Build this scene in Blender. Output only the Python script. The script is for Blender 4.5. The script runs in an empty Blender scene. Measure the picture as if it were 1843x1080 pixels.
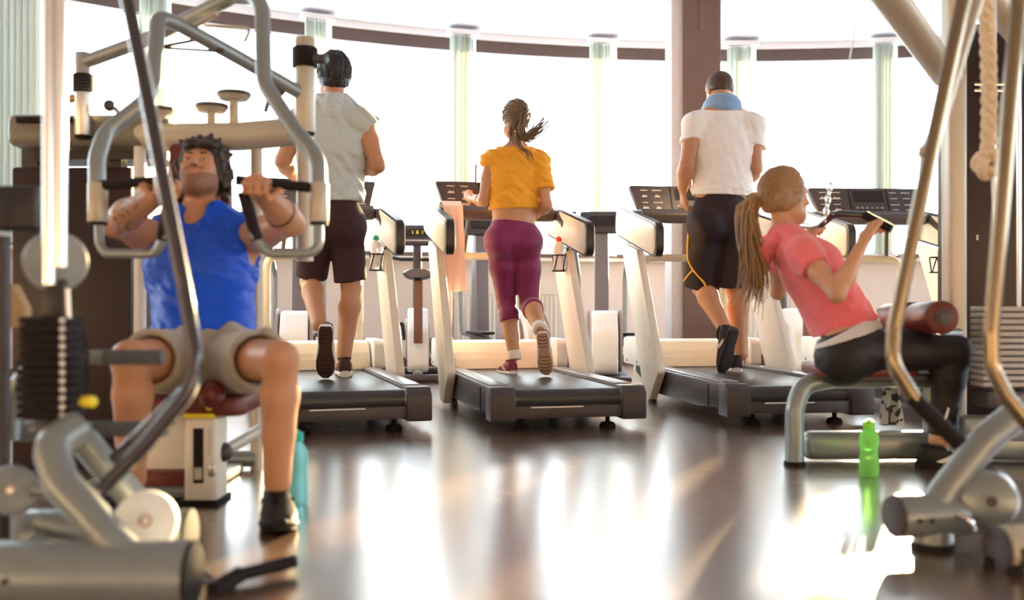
import bpy, bmesh, math, random
import numpy as np
from mathutils import Vector, Matrix

# ------------------------------------------------------------------ camera, light
SC = bpy.context.scene
COL = SC.collection
F, HCAM, CX, HY = 1780.0, 0.60, 921.5, 550.0      # focal length in px of a 1843 px wide frame, eye height, axis, horizon

cam_d = bpy.data.cameras.new('camera'); cam = bpy.data.objects.new('camera', cam_d); COL.objects.link(cam)
cam.location = (0, 0, HCAM); cam.rotation_euler = (math.pi/2, 0, 0)
cam_d.sensor_width = 36; cam_d.lens = 36*F/1843; cam_d.shift_y = (HY-540)/1843
cam_d.clip_start = 0.05; cam_d.clip_end = 400
cam_d.dof.use_dof = True; cam_d.dof.focus_distance = 5.9; cam_d.dof.aperture_fstop = 1.7
SC.camera = cam

world = bpy.data.worlds.new('sky'); SC.world = world; world.use_nodes = True
_bg = world.node_tree.nodes['Background']
_bg.inputs['Color'].default_value = (0.86, 0.935, 1.0, 1); _bg.inputs['Strength'].default_value = 4.7

sun_d = bpy.data.lights.new('sun', 'SUN'); sun = bpy.data.objects.new('sun', sun_d); COL.objects.link(sun)
sun_d.energy = 34.0; sun_d.color = (1.0, 0.70, 0.36); sun_d.angle = math.radians(1.5)
_sd = Vector((0.42, 1.0, 0.17)).normalized()        # towards the low sun beyond the windows
sun.rotation_euler = _sd.to_track_quat('Z', 'Y').to_euler(); sun.location = (6, 14, 5)

SC.view_settings.view_transform = 'Standard'; SC.view_settings.look = 'None'
SC.view_settings.gamma = 1.0; SC.view_settings.use_curve_mapping = False
SC.view_settings.exposure = 1.0

# ------------------------------------------------------------------ helpers
def P(px, py, d):
    """world point that stands d metres in front of the lens on the line through photo pixel px, py"""
    return Vector(((px-CX)/F*d, d, HCAM+(HY-py)/F*d))
def PX(d):                                            # metres per photo pixel at depth d
    return d/F

_mats = {}
def mat(name, col=(.5,.5,.5), rough=.5, metal=0., var=.06, scale=30., bump=.0, bscale=120., spec=.5, sheen=0., coat=0., sss=0., trans=0., stretch=None, alpha=1., ior=1.45):
    if name in _mats: return _mats[name]
    m = bpy.data.materials.new(name); m.use_nodes = True
    nt = m.node_tree; b = nt.nodes['Principled BSDF']
    b.inputs['Roughness'].default_value = rough; b.inputs['Metallic'].default_value = metal
    b.inputs['Specular IOR Level'].default_value = spec
    b.inputs['Sheen Weight'].default_value = sheen; b.inputs['Coat Weight'].default_value = coat
    b.inputs['Transmission Weight'].default_value = trans; b.inputs['IOR'].default_value = ior
    b.inputs['Alpha'].default_value = alpha
    if sss:
        b.inputs['Subsurface Weight'].default_value = sss; b.inputs['Subsurface Radius'].default_value = (.02,.008,.004)
        b.inputs['Subsurface Scale'].default_value = .5
    tc = nt.nodes.new('ShaderNodeTexCoord'); src = tc.outputs['Object']
    if stretch:
        mp = nt.nodes.new('ShaderNodeMapping'); mp.inputs['Scale'].default_value = stretch
        nt.links.new(src, mp.inputs['Vector']); src = mp.outputs['Vector']
    nz = nt.nodes.new('ShaderNodeTexNoise'); nz.inputs['Scale'].default_value = scale; nz.inputs['Detail'].default_value = 4
    nt.links.new(src, nz.inputs['Vector'])
    mx = nt.nodes.new('ShaderNodeMix'); mx.data_type = 'RGBA'
    lo = [max(0, c*(1-var*2)) for c in col]; hi = [min(1, c*(1+var*2)) for c in col]
    mx.inputs['A'].default_value = (*lo, 1); mx.inputs['B'].default_value = (*hi, 1)
    nt.links.new(nz.outputs['Fac'], mx.inputs['Factor']); nt.links.new(mx.outputs['Result'], b.inputs['Base Color'])
    if bump:
        n2 = nt.nodes.new('ShaderNodeTexNoise'); n2.inputs['Scale'].default_value = bscale; n2.inputs['Detail'].default_value = 3
        nt.links.new(src, n2.inputs['Vector'])
        bp = nt.nodes.new('ShaderNodeBump'); bp.inputs['Strength'].default_value = bump; bp.inputs['Distance'].default_value = .01
        nt.links.new(n2.outputs['Fac'], bp.inputs['Height']); nt.links.new(bp.outputs['Normal'], b.inputs['Normal'])
    _mats[name] = m; return m

_W = {}                                               # world matrix of each object built
def thing(name, label, cat, loc=(0,0,0), rz=0., group=None, kind=None):
    o = bpy.data.objects.new(name, None); COL.objects.link(o)
    o.location = loc; o.rotation_euler = (0, 0, rz); o.empty_display_size = .1
    _W[o] = Matrix.Translation(Vector(loc)) @ Matrix.Rotation(rz, 4, 'Z')
    tag(o, label, cat, group, kind); return o
def tag(o, label=None, cat=None, group=None, kind=None):
    if label: o['label'] = label
    if cat: o['category'] = cat
    if group: o['group'] = group
    if kind: o['kind'] = kind
    return o
def obj(name, bm, m, parent=None, world=True, smooth=True, label=None, autos=35):
    """one mesh object; world=True: the shape was modelled in world coordinates"""
    if parent is not None and world: bm.transform(_W[parent].inverted())
    me = bpy.data.meshes.new(name)
    bmesh.ops.recalc_face_normals(bm, faces=bm.faces[:])
    if smooth:
        for f in bm.faces: f.smooth = True
        lim = math.radians(autos)
        for e in bm.edges:
            if len(e.link_faces) == 2 and e.calc_face_angle(0) > lim: e.smooth = False
    bm.to_mesh(me); bm.free()
    for mm in (m if isinstance(m, (list, tuple)) else [m]): me.materials.append(mm)
    o = bpy.data.objects.new(name, me); COL.objects.link(o)
    if parent is not None: o.parent = parent
    _W[o] = _W[parent].copy() if parent is not None else Matrix.Identity(4)
    if label: o['label'] = label
    return o
def lone(name, bm, m, label, cat, group=None, base=None, **k):
    """a thing that is one mesh; its origin goes to its base"""
    if base is not None: bm.transform(Matrix.Translation(-Vector(base)))
    o = obj(name, bm, m, **k)
    if base is not None: o.location = base; _W[o] = Matrix.Translation(Vector(base))
    return tag(o, label, cat, group)
def copy_tree(o, parent=None):
    c = o.copy(); COL.objects.link(c); c.parent = parent
    for ch in list(o.children): copy_tree(ch, c)
    return c

def B(): return bmesh.new()
def box(bm, c, s, rot=None, bev=.0, seg=2):
    t = bmesh.new(); bmesh.ops.create_cube(t, size=1)
    bmesh.ops.scale(t, vec=Vector(s), verts=t.verts)
    if bev: bmesh.ops.bevel(t, geom=t.edges[:]+t.verts[:], offset=bev, segments=seg, affect='EDGES', profile=.5)
    M = Matrix.Translation(Vector(c)) @ (rot.to_4x4() if rot is not None else Matrix.Identity(4))
    t.transform(M); _join(bm, t); return bm
def _join(bm, t):
    me = bpy.data.meshes.new('tmp'); t.to_mesh(me); t.free(); bm.from_mesh(me); bpy.data.meshes.remove(me)
def frame_of(d):
    d = Vector(d).normalized(); up = Vector((0,0,1)) if abs(d.z) < .95 else Vector((1,0,0))
    x = up.cross(d).normalized(); return x, d.cross(x).normalized(), d
def rings(bm, rs, close=True, cap=True):
    vs = [[bm.verts.new(p) for p in r] for r in rs]; n = len(rs[0])
    for a, b in zip(vs, vs[1:]):
        for i in range(n if close else n-1):
            j = (i+1) % n; bm.faces.new((a[i], a[j], b[j], b[i]))
    if cap and close:
        bm.faces.new(vs[0][::-1]); bm.faces.new(vs[-1])
    return bm
def cyl(bm, a, b, r0, r1=None, n=20, bev=0.):
    a, b = Vector(a), Vector(b); r1 = r0 if r1 is None else r1
    x, y, d = frame_of(b-a); L = (b-a).length
    prof = [(0, r0), (L, r1)]
    if bev:
        e = min(bev, L*.45, r0*.9, r1*.9)
        prof = [(0, r0-e), (e*.3, r0-e*.3), (e, r0), (L-e, r1), (L-e*.3, r1-e*.3), (L, r1-e)]
    rings(bm, [[a+d*h+(x*math.cos(2*math.pi*i/n)+y*math.sin(2*math.pi*i/n))*r for i in range(n)] for h, r in prof]); return bm
def lathe(bm, o, axis, prof, n=24):
    o = Vector(o); x, y, d = frame_of(axis)
    rings(bm, [[o+d*h+(x*math.cos(2*math.pi*i/n)+y*math.sin(2*math.pi*i/n))*max(r, 1e-4) for i in range(n)] for h, r in prof]); return bm
def fillet(pts, r, seg=6):
    pts = [Vector(p) for p in pts]; out = [pts[0]]
    for i in range(1, len(pts)-1):
        p0, p, p1 = pts[i-1], pts[i], pts[i+1]
        a, b = (p0-p), (p1-p); la, lb = a.length, b.length; a.normalize(); b.normalize()
        ang = a.angle(b, math.pi)
        if ang > math.pi-.05: out.append(p); continue
        t = min(r/math.tan(ang/2), la*.48, lb*.48)
        s, e = p+a*t, p+b*t
        for k in range(seg+1):
            u = k/seg; out.append((1-u)**2*s + 2*u*(1-u)*p + u*u*e)
    out.append(pts[-1]); return out
def tube(bm, pts, r, n=14, fil=.0, seg=6, rb=None, flat=None):
    """sweep a circle (or flat=(w,h) ellipse) along a bent line"""
    pts = fillet(pts, fil, seg) if fil else [Vector(p) for p in pts]
    d = (pts[1]-pts[0]).normalized(); x, y, _ = frame_of(d); rs = []
    for i, p in enumerate(pts):
        if i == 0: t = pts[1]-pts[0]
        elif i == len(pts)-1: t = pts[-1]-pts[-2]
        else: t = (pts[i+1]-p).normalized()+(p-pts[i-1]).normalized()
        t.normalize(); q = d.rotation_difference(t); x = q @ x; x = (x-t*x.dot(t)).normalized(); y = t.cross(x); d = t
        rr = r if rb is None else r+(rb-r)*i/(len(pts)-1)
        sx, sy = flat if flat else (1, 1)
        rs.append([p+(x*math.cos(2*math.pi*k/n)*sx+y*math.sin(2*math.pi*k/n)*sy)*rr for k in range(n)])
    rings(bm, rs); return bm
def prism(bm, poly, o, u, v, w, th, bev=0.):
    """polygon (a,b) in the plane o+a*u+b*v, thickness th along w, centred"""
    t = bmesh.new(); o, u, v, w = Vector(o), Vector(u), Vector(v), Vector(w)
    A = [t.verts.new(o+u*a+v*b-w*th/2) for a, b in poly]; C = [t.verts.new(o+u*a+v*b+w*th/2) for a, b in poly]
    n = len(poly)
    t.faces.new(A[::-1]); t.faces.new(C)
    for i in range(n): t.faces.new((A[i], A[(i+1) % n], C[(i+1) % n], C[i]))
    bmesh.ops.recalc_face_normals(t, faces=t.faces[:])
    if bev: bmesh.ops.bevel(t, geom=[e for e in t.edges if e.calc_face_angle(0) > .5], offset=bev, segments=2, affect='EDGES', profile=.5)
    _join(bm, t); return bm
def ball(bm, c, r, rot=None, u=20, v=12):
    t = bmesh.new(); bmesh.ops.create_uvsphere(t, u_segments=u, v_segments=v, radius=1)
    r = Vector((r, r, r)) if not hasattr(r, '__len__') else Vector(r)
    bmesh.ops.scale(t, vec=r, verts=t.verts)
    t.transform(Matrix.Translation(Vector(c)) @ (rot.to_4x4() if rot is not None else Matrix.Identity(4))); _join(bm, t); return bm
def rounded(poly, r, seg=4):
    pts = [Vector((a, b, 0)) for a, b in poly]; n = len(pts); out = []
    for i in range(n):
        p0, p, p1 = pts[i-1], pts[i], pts[(i+1) % n]
        a, b = p0-p, p1-p; la, lb = a.length, b.length; a.normalize(); b.normalize()
        t = min(r/max(math.tan(a.angle(b)/2), .05), la*.48, lb*.48)
        for k in range(seg+1):
            w = k/seg; q = (1-w)**2*(p+a*t)+2*w*(1-w)*p+w*w*(p+b*t); out.append((q.x, q.y))
    return out
def RX(a): return Matrix.Rotation(math.radians(a), 3, 'X')
def RY(a): return Matrix.Rotation(math.radians(a), 3, 'Y')
def RZ(a): return Matrix.Rotation(math.radians(a), 3, 'Z')
XA, YA, ZA = Vector((1,0,0)), Vector((0,1,0)), Vector((0,0,1))

# ------------------------------------------------------------------ materials
m_paint = mat('silver_grey_paint', (.26,.285,.29), .30, .35, .03, 60, .04, 400)
m_paint_w = mat('warm_pale_paint', (.50,.45,.37), .35, .15, .03, 40)
m_cream = mat('cream_plastic', (.80,.75,.66), .42, 0, .03, 20)
m_white = mat('white_plastic', (.82,.82,.82), .4, 0, .03, 20)
m_dark = mat('dark_grey_plastic', (.060,.050,.055), .42, 0, .12, 30, .03, 300)
m_dark2 = mat('charcoal_plastic', (.028,.022,.026), .38, 0, .12, 30)
m_black = mat('black_rubber', (.016,.012,.014), .65, 0, .15, 60, .06, 300, spec=.2)
m_chrome = mat('chrome', (.80,.80,.80), .14, 1, .02, 30)
m_steel = mat('brushed_steel', (.55,.54,.52), .3, 1, .04, 60)
m_darkbar = mat('dark_lacquered_bar', (.05,.045,.055), .16, .4, .05, 30, coat=.5)
m_oxblood = mat('oxblood_vinyl', (.13,.022,.016), .38, 0, .1, 25, .05, 200)
m_maroon = mat('dark_maroon_panel', (.020,.006,.008), .4, 0, .1, 8)
m_belt = mat('black_belt_rubber', (.045,.045,.05), .36, 0, .1, 200, .05, 500)
m_yellow = mat('yellow_plastic', (.85,.70,.03), .4, 0, .04)
m_print = mat('pale_print', (.50,.45,.40), .5, 0, .02)
m_screen = mat('dark_display', (.02,.015,.015), .15, 0, .02)
# ------------------------------------------------------------------ the round room
AC = Vector((2.31, .55)); AR = 9.7; CEIL = 3.32; SILL = 1.08; HEAD = 3.20
STEP = 360/42; A0 = .2
def arc(deg, r=AR, z=0.):
    a = math.radians(deg); return Vector((AC.x+r*math.sin(a), AC.y+r*math.cos(a), z))

def floor_material():
    m = bpy.data.materials.new('brown_laminate'); m.use_nodes = True; nt = m.node_tree; b = nt.nodes['Principled BSDF']
    N = nt.nodes.new; L = nt.links.new
    tc = N('ShaderNodeTexCoord'); mp = N('ShaderNodeMapping'); mp.inputs['Rotation'].default_value = (0,0,math.radians(62))
    L(tc.outputs['Object'], mp.inputs['Vector'])
    br = N('ShaderNodeTexBrick'); br.inputs['Scale'].default_value = 1; br.inputs['Brick Width'].default_value = 1.3
    br.inputs['Row Height'].default_value = .19; br.inputs['Mortar Size'].default_value = .0018; br.offset = .37
    br.inputs['Color1'].default_value = (.105,.058,.032,1); br.inputs['Color2'].default_value = (.155,.088,.050,1); br.inputs['Mortar'].default_value = (.03,.018,.012,1)
    L(mp.outputs['Vector'], br.inputs['Vector'])
    m2 = N('ShaderNodeMapping'); m2.inputs['Scale'].default_value = (1.2, 22, 1); L(mp.outputs['Vector'], m2.inputs['Vector'])
    nz = N('ShaderNodeTexNoise'); nz.inputs['Scale'].default_value = 2.2; nz.inputs['Detail'].default_value = 6; L(m2.outputs['Vector'], nz.inputs['Vector'])
    mx = N('ShaderNodeMix'); mx.data_type = 'RGBA'; mx.blend_type = 'MULTIPLY'; mx.inputs['Factor'].default_value = .75
    rp = N('ShaderNodeValToRGB'); rp.color_ramp.elements[0].position = .3; rp.color_ramp.elements[0].color = (.5,.45,.42,1)
    rp.color_ramp.elements[1].position = .7; rp.color_ramp.elements[1].color = (1.25,1.2,1.15,1)
    L(nz.outputs['Fac'], rp.inputs['Fac']); L(br.outputs['Color'], mx.inputs['A']); L(rp.outputs['Color'], mx.inputs['B'])
    L(mx.outputs['Result'], b.inputs['Base Color'])
    rr = N('ShaderNodeMapRange'); rr.inputs['To Min'].default_value = .22; rr.inputs['To Max'].default_value = .30
    L(nz.outputs['Fac'], rr.inputs['Value']); L(rr.outputs['Result'], b.inputs['Roughness'])
    b.inputs['Specular IOR Level'].default_value = 1.0; b.inputs['Coat Weight'].default_value = 1.0; b.inputs['Coat Roughness'].default_value = .23; b.inputs['Coat IOR'].default_value = 2.3
    bp = N('ShaderNodeBump'); bp.inputs['Strength'].default_value = .06; bp.inputs['Distance'].default_value = .004
    L(nz.outputs['Fac'], bp.inputs['Height']); L(bp.outputs['Normal'], b.inputs['Normal'])
    return m
m_floor = floor_material()
m_ceil = mat('ceiling_white', (.54,.53,.59), .8, 0, .015, 3)
m_wall = mat('cream_wall_paint', (.78,.70,.66), .75, 0, .02, 4, .02, 60)
m_frame = mat('brown_window_frame', (.10,.065,.06), .5, 0, .08, 10)
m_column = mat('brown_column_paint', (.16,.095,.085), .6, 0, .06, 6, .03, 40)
m_column_l = mat('pale_lilac_column_side', (.60,.56,.58), .7, 0, .03, 6)
m_base = mat('dark_brown_skirting', (.13,.06,.04), .5, 0, .1, 12)
m_rail = mat('white_blind_rail', (.78,.77,.82), .5, 0, .02)
m_rad = mat('white_radiator_enamel', (.80,.76,.70), .4, 0, .02)
def fabric_blind():
    m = bpy.data.materials.new('pale_blind_fabric'); m.use_nodes = True; nt = m.node_tree; b = nt.nodes['Principled BSDF']
    N = nt.nodes.new; L = nt.links.new
    b.inputs['Base Color'].default_value = (.84,.86,.83,1); b.inputs['Roughness'].default_value = .9
    tc = N('ShaderNodeTexCoord'); nz = N('ShaderNodeTexNoise'); nz.inputs['Scale'].default_value = 90; L(tc.outputs['Object'], nz.inputs['Vector'])
    mx = N('ShaderNodeMix'); mx.data_type = 'RGBA'; mx.inputs['A'].default_value = (.80,.83,.80,1); mx.inputs['B'].default_value = (.88,.90,.87,1)
    L(nz.outputs['Fac'], mx.inputs['Factor']); L(mx.outputs['Result'], b.inputs['Base Color'])
    tr = N('ShaderNodeBsdfTranslucent'); tr.inputs['Color'].default_value = (.72,.76,.72,1)
    ms = N('ShaderNodeMixShader'); ms.inputs['Fac'].default_value = .42
    L(b.outputs['BSDF'], ms.inputs[1]); L(tr.outputs['BSDF'], ms.inputs[2]); L(ms.outputs['Shader'], nt.nodes['Material Output'].inputs['Surface'])
    return m
m_blind = fabric_blind()
def glass_pane():
    m = bpy.data.materials.new('window_glass'); m.use_nodes = True; nt = m.node_tree
    N = nt.nodes.new; L = nt.links.new
    t = N('ShaderNodeBsdfTransparent'); t.inputs['Color'].default_value = (.96,.98,.97,1)
    g = N('ShaderNodeBsdfGlossy'); g.inputs['Roughness'].default_value = .02
    nz = N('ShaderNodeTexNoise'); nz.inputs['Scale'].default_value = 2
    mr = N('ShaderNodeMapRange'); mr.inputs['To Min'].default_value = .03; mr.inputs['To Max'].default_value = .06
    L(nz.outputs['Fac'], mr.inputs['Value'])
    ms = N('ShaderNodeMixShader'); L(mr.outputs['Result'], ms.inputs['Fac'])
    L(t.outputs['BSDF'], ms.inputs[1]); L(g.outputs['BSDF'], ms.inputs[2]); L(ms.outputs['Shader'], nt.nodes['Material Output'].inputs['Surface'])
    return m
m_glass = glass_pane()

def struct(name, bm, m, parent=None, **k):
    o = obj(name, bm, m, parent, **k)
    if parent is None: o['kind'] = 'structure'
    return o
def arc_band(bm, a0, a1, r0, r1, z0, z1, n=8):
    """curved bar with a rectangular section between radii r0<r1"""
    rs = []
    for i in range(n+1):
        a = a0+(a1-a0)*i/n
        rs.append([arc(a, r0, z0), arc(a, r1, z0), arc(a, r1, z1), arc(a, r0, z1)])
    rings(bm, rs, True, True); return bm

b = B(); nseg = 84; t = [arc(i*360/nseg, AR+.25, 0) for i in range(nseg)]
bv = [b.verts.new(p) for p in t]; bl = [b.verts.new(p-Vector((0,0,.12))) for p in t]
b.faces.new(bv); b.faces.new(bl[::-1])
for i in range(nseg): b.faces.new((bv[i], bl[i], bl[(i+1) % nseg], bv[(i+1) % nseg]))
struct('floor', b, m_floor, smooth=False)
b = B(); bv = [b.verts.new(p+Vector((0,0,CEIL))) for p in t]; bl = [b.verts.new(p+Vector((0,0,CEIL+.15))) for p in t]
b.faces.new(bv); b.faces.new(bl)
for i in range(nseg): b.faces.new((bv[i], bl[i], bl[(i+1) % nseg], bv[(i+1) % nseg]))
ceil_o = struct('ceiling', b, m_ceil, smooth=False)
for px in (1545, 640):                                # thin joints between the ceiling sheets
    b = B(); q = P(px, 60, 9.0); box(b, (q.x*.985, 7.6, CEIL-.002), (.012, 4.2, .006), RZ(-math.degrees(math.atan2(q.x, 9.0))*.35))
    obj('joint_strip', b, mat('ceiling_joint', (.45,.44,.47), .8), ceil_o)

b = B(); arc_band(b, 0, 360, AR, AR+.22, 0, SILL-.03, 168); struct('wall_window_side', b, m_wall)
b = B(); arc_band(b, 0, 360, AR-.015, AR+.22, HEAD+.06, CEIL+.02, 168); struct('trim_1', b, m_rail)
b = B(); arc_band(b, 0, 360, AR-.018, AR, 0, .095, 168); struct('baseboard_window_side', b, m_base)

b = B(); arc_band(b, A0+STEP*14, A0+STEP*34, AR, AR+.22, SILL-.03, HEAD+.06, 60); struct('wall_back_unseen', b, m_wall)  # unseen solid wall, added to cut the fill light from behind the camera
win_root = None
for k in range(42):
    a0 = A0+STEP*k; a1 = a0+STEP
    mid = ((a0+a1)/2+180) % 360-180
    near = -56 < mid < 30
    if not -66 < mid < 118: continue                  # window span set for light from the right; added wall blocks the rest
    if win_root is None or near:
        w = bpy.data.objects.new('window_%d' % (k+1), None); COL.objects.link(w); w['kind'] = 'structure'; w['label'] = 'tall window of the curved glass front'
        _W[w] = Matrix.Identity(4)
        n = 4
        b = B(); arc_band(b, a0, a1, AR+.03, AR+.13, HEAD-.06, HEAD+.06, n); arc_band(b, a0, a1, AR+.03, AR+.13, SILL, SILL+.05, n)
        arc_band(b, a0-.22, a0+.22, AR+.02, AR+.13, SILL, HEAD, 1); obj('window_frame', b, m_frame, w)
        b = B(); arc_band(b, a0+.22, a1-.22, AR+.07, AR+.078, SILL+.05, HEAD-.06, n); obj('pane', b, m_glass, w)
        b = B(); arc_band(b, a0, a1, AR-.10, AR+.20, SILL-.035, SILL, n); obj('window_sill', b, m_cream, w)
        if not near: win_root = w; ang0 = a0
    else:                                             # the rest of the ring, behind and beside the camera
        c = copy_tree(win_root); c.name = 'window_%d' % (k+1)
        M = Matrix.Translation(Vector((AC.x, AC.y, 0))) @ Matrix.Rotation(-math.radians(a0-ang0), 4, 'Z') @ Matrix.Translation(-Vector((AC.x, AC.y, 0)))
        c.matrix_world = M
# dark centre post of the left window, dark head strips between the blinds
b = B(); arc_band(b, -39.15, -38.55, AR-.02, AR+.13, SILL, HEAD, 1); struct('trim_2', b, m_frame)

# brown column in front of the windows
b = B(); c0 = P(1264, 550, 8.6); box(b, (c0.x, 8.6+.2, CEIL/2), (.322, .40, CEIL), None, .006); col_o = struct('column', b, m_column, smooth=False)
b = B(); box(b, (c0.x-.211, 8.6+.22, CEIL/2), (.10, .36, CEIL), None, .004); obj('pale_side', b, m_column_l, col_o)  # pale strip along the left side of the column
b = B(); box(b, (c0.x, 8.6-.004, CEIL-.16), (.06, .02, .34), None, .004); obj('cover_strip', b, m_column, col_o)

# vertical blinds drawn into bundles
def blind(acen, wdeg, n, label, seed):
    rnd = random.Random(seed)
    base = arc(acen, AR-.16, 0)
    t = thing('vertical_blind', label, 'blind', base, 0, 'vertical blinds drawn aside at the curved windows')
    b = B(); arc_band(b, acen-wdeg*.62, acen+wdeg*.62, AR-.22, AR-.10, CEIL-.075, CEIL-.03, 3); obj('head_rail', b, m_rail, t)
    for i in range(n):
        a = acen-wdeg/2+wdeg*(i+.5)/n; c = arc(a, AR-.16, 0)
        yaw = -a+rnd.uniform(38, 66)*(1 if n < 14 else .35)
        zt, zb = CEIL-.08, SILL+.05+rnd.uniform(-.008, .008)
        b = B(); R = RZ(yaw)
        pr = [(u, .010*math.cos(u/.0635*math.pi*.5)) for u in [-.0635, -.04, -.015, .015, .04, .0635]]
        rs = [[c+R @ Vector((u, v, z)) for u, v in pr]+[c+R @ Vector((u, v+.0012, z)) for u, v in pr[::-1]] for z in (zb, zt)]
        rings(b, rs); s = obj('slat', b, m_blind, t)
        b = B(); box(b, c+Vector((0,0,zb-.012)), (.118, .006, .030), R, .002); obj('bottom_weight', b, m_rail, s)
    b = B(); tube(b, [arc(acen-wdeg/2, AR-.17, SILL+.03), arc(acen, AR-.17, SILL+.015), arc(acen+wdeg/2, AR-.17, SILL+.03)], .003, 6); obj('bead_chain', b, m_white, t)
    return t
blind(A0-4*STEP, 1.5, 7, 'bundled pale vertical blind behind the bent press arm tubes', 1)
blind(A0-3*STEP, 1.5, 7, 'bundled pale vertical blind beside the grey-hooded runner\'s head', 2)
blind(A0-2*STEP, 1.5, 7, 'bundled pale vertical blind between grey-hooded runner and orange-topped runner', 3)
blind(A0-1*STEP, 1.5, 7, 'bundled pale vertical blind between orange-topped runner and brown column', 4)
blind(A0, 1.7, 8, 'bundled pale vertical blind just right of the brown column', 5)
blind(A0+STEP, 1.4, 7, 'bundled pale vertical blind right of the pink-shirted woman', 6)
blind(-41.6, 4.6, 16, 'wide pale vertical blind at the far left beside a dark window post', 7)

# radiators below the windows
def radiator(a0, a1, label):
    t = thing('radiator', label, 'radiator', arc((a0+a1)/2, AR-.12, .0), 0, 'ribbed panel radiators under the windows')
    b = B(); arc_band(b, a0, a1, AR-.15, AR-.07, .14, .72, 6); obj('panel', b, m_rad, t)
    n = int((a1-a0)*AR*math.pi/180/.045)
    for i in range(n):
        a = a0+(a1-a0)*(i+.5)/n; p = arc(a, AR-.155, 0); b = B()
        box(b, p+Vector((0,0,.43)), (.026, .016, .53), RZ(-a), .006, 1); obj('rib', b, m_rad, t)
    b = B(); arc_band(b, a0-.03, a1+.03, AR-.165, AR-.06, .715, .735, 6); obj('top_grille', b, m_rad, t)
    b = B(); q = arc(a1+.25, AR-.10, 0); tube(b, [q+Vector((0,0,.02)), q+Vector((0,0,.20)), arc(a1-.05, AR-.10, .20)], .010, 8, .03); obj('pipe', b, m_rad, t)
radiator(-17.4, -11.2, 'white ribbed radiator behind the orange-topped runner\'s legs')
radiator(.6, 5.6, 'white ribbed radiator behind the white-shirted man\'s legs')
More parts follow.
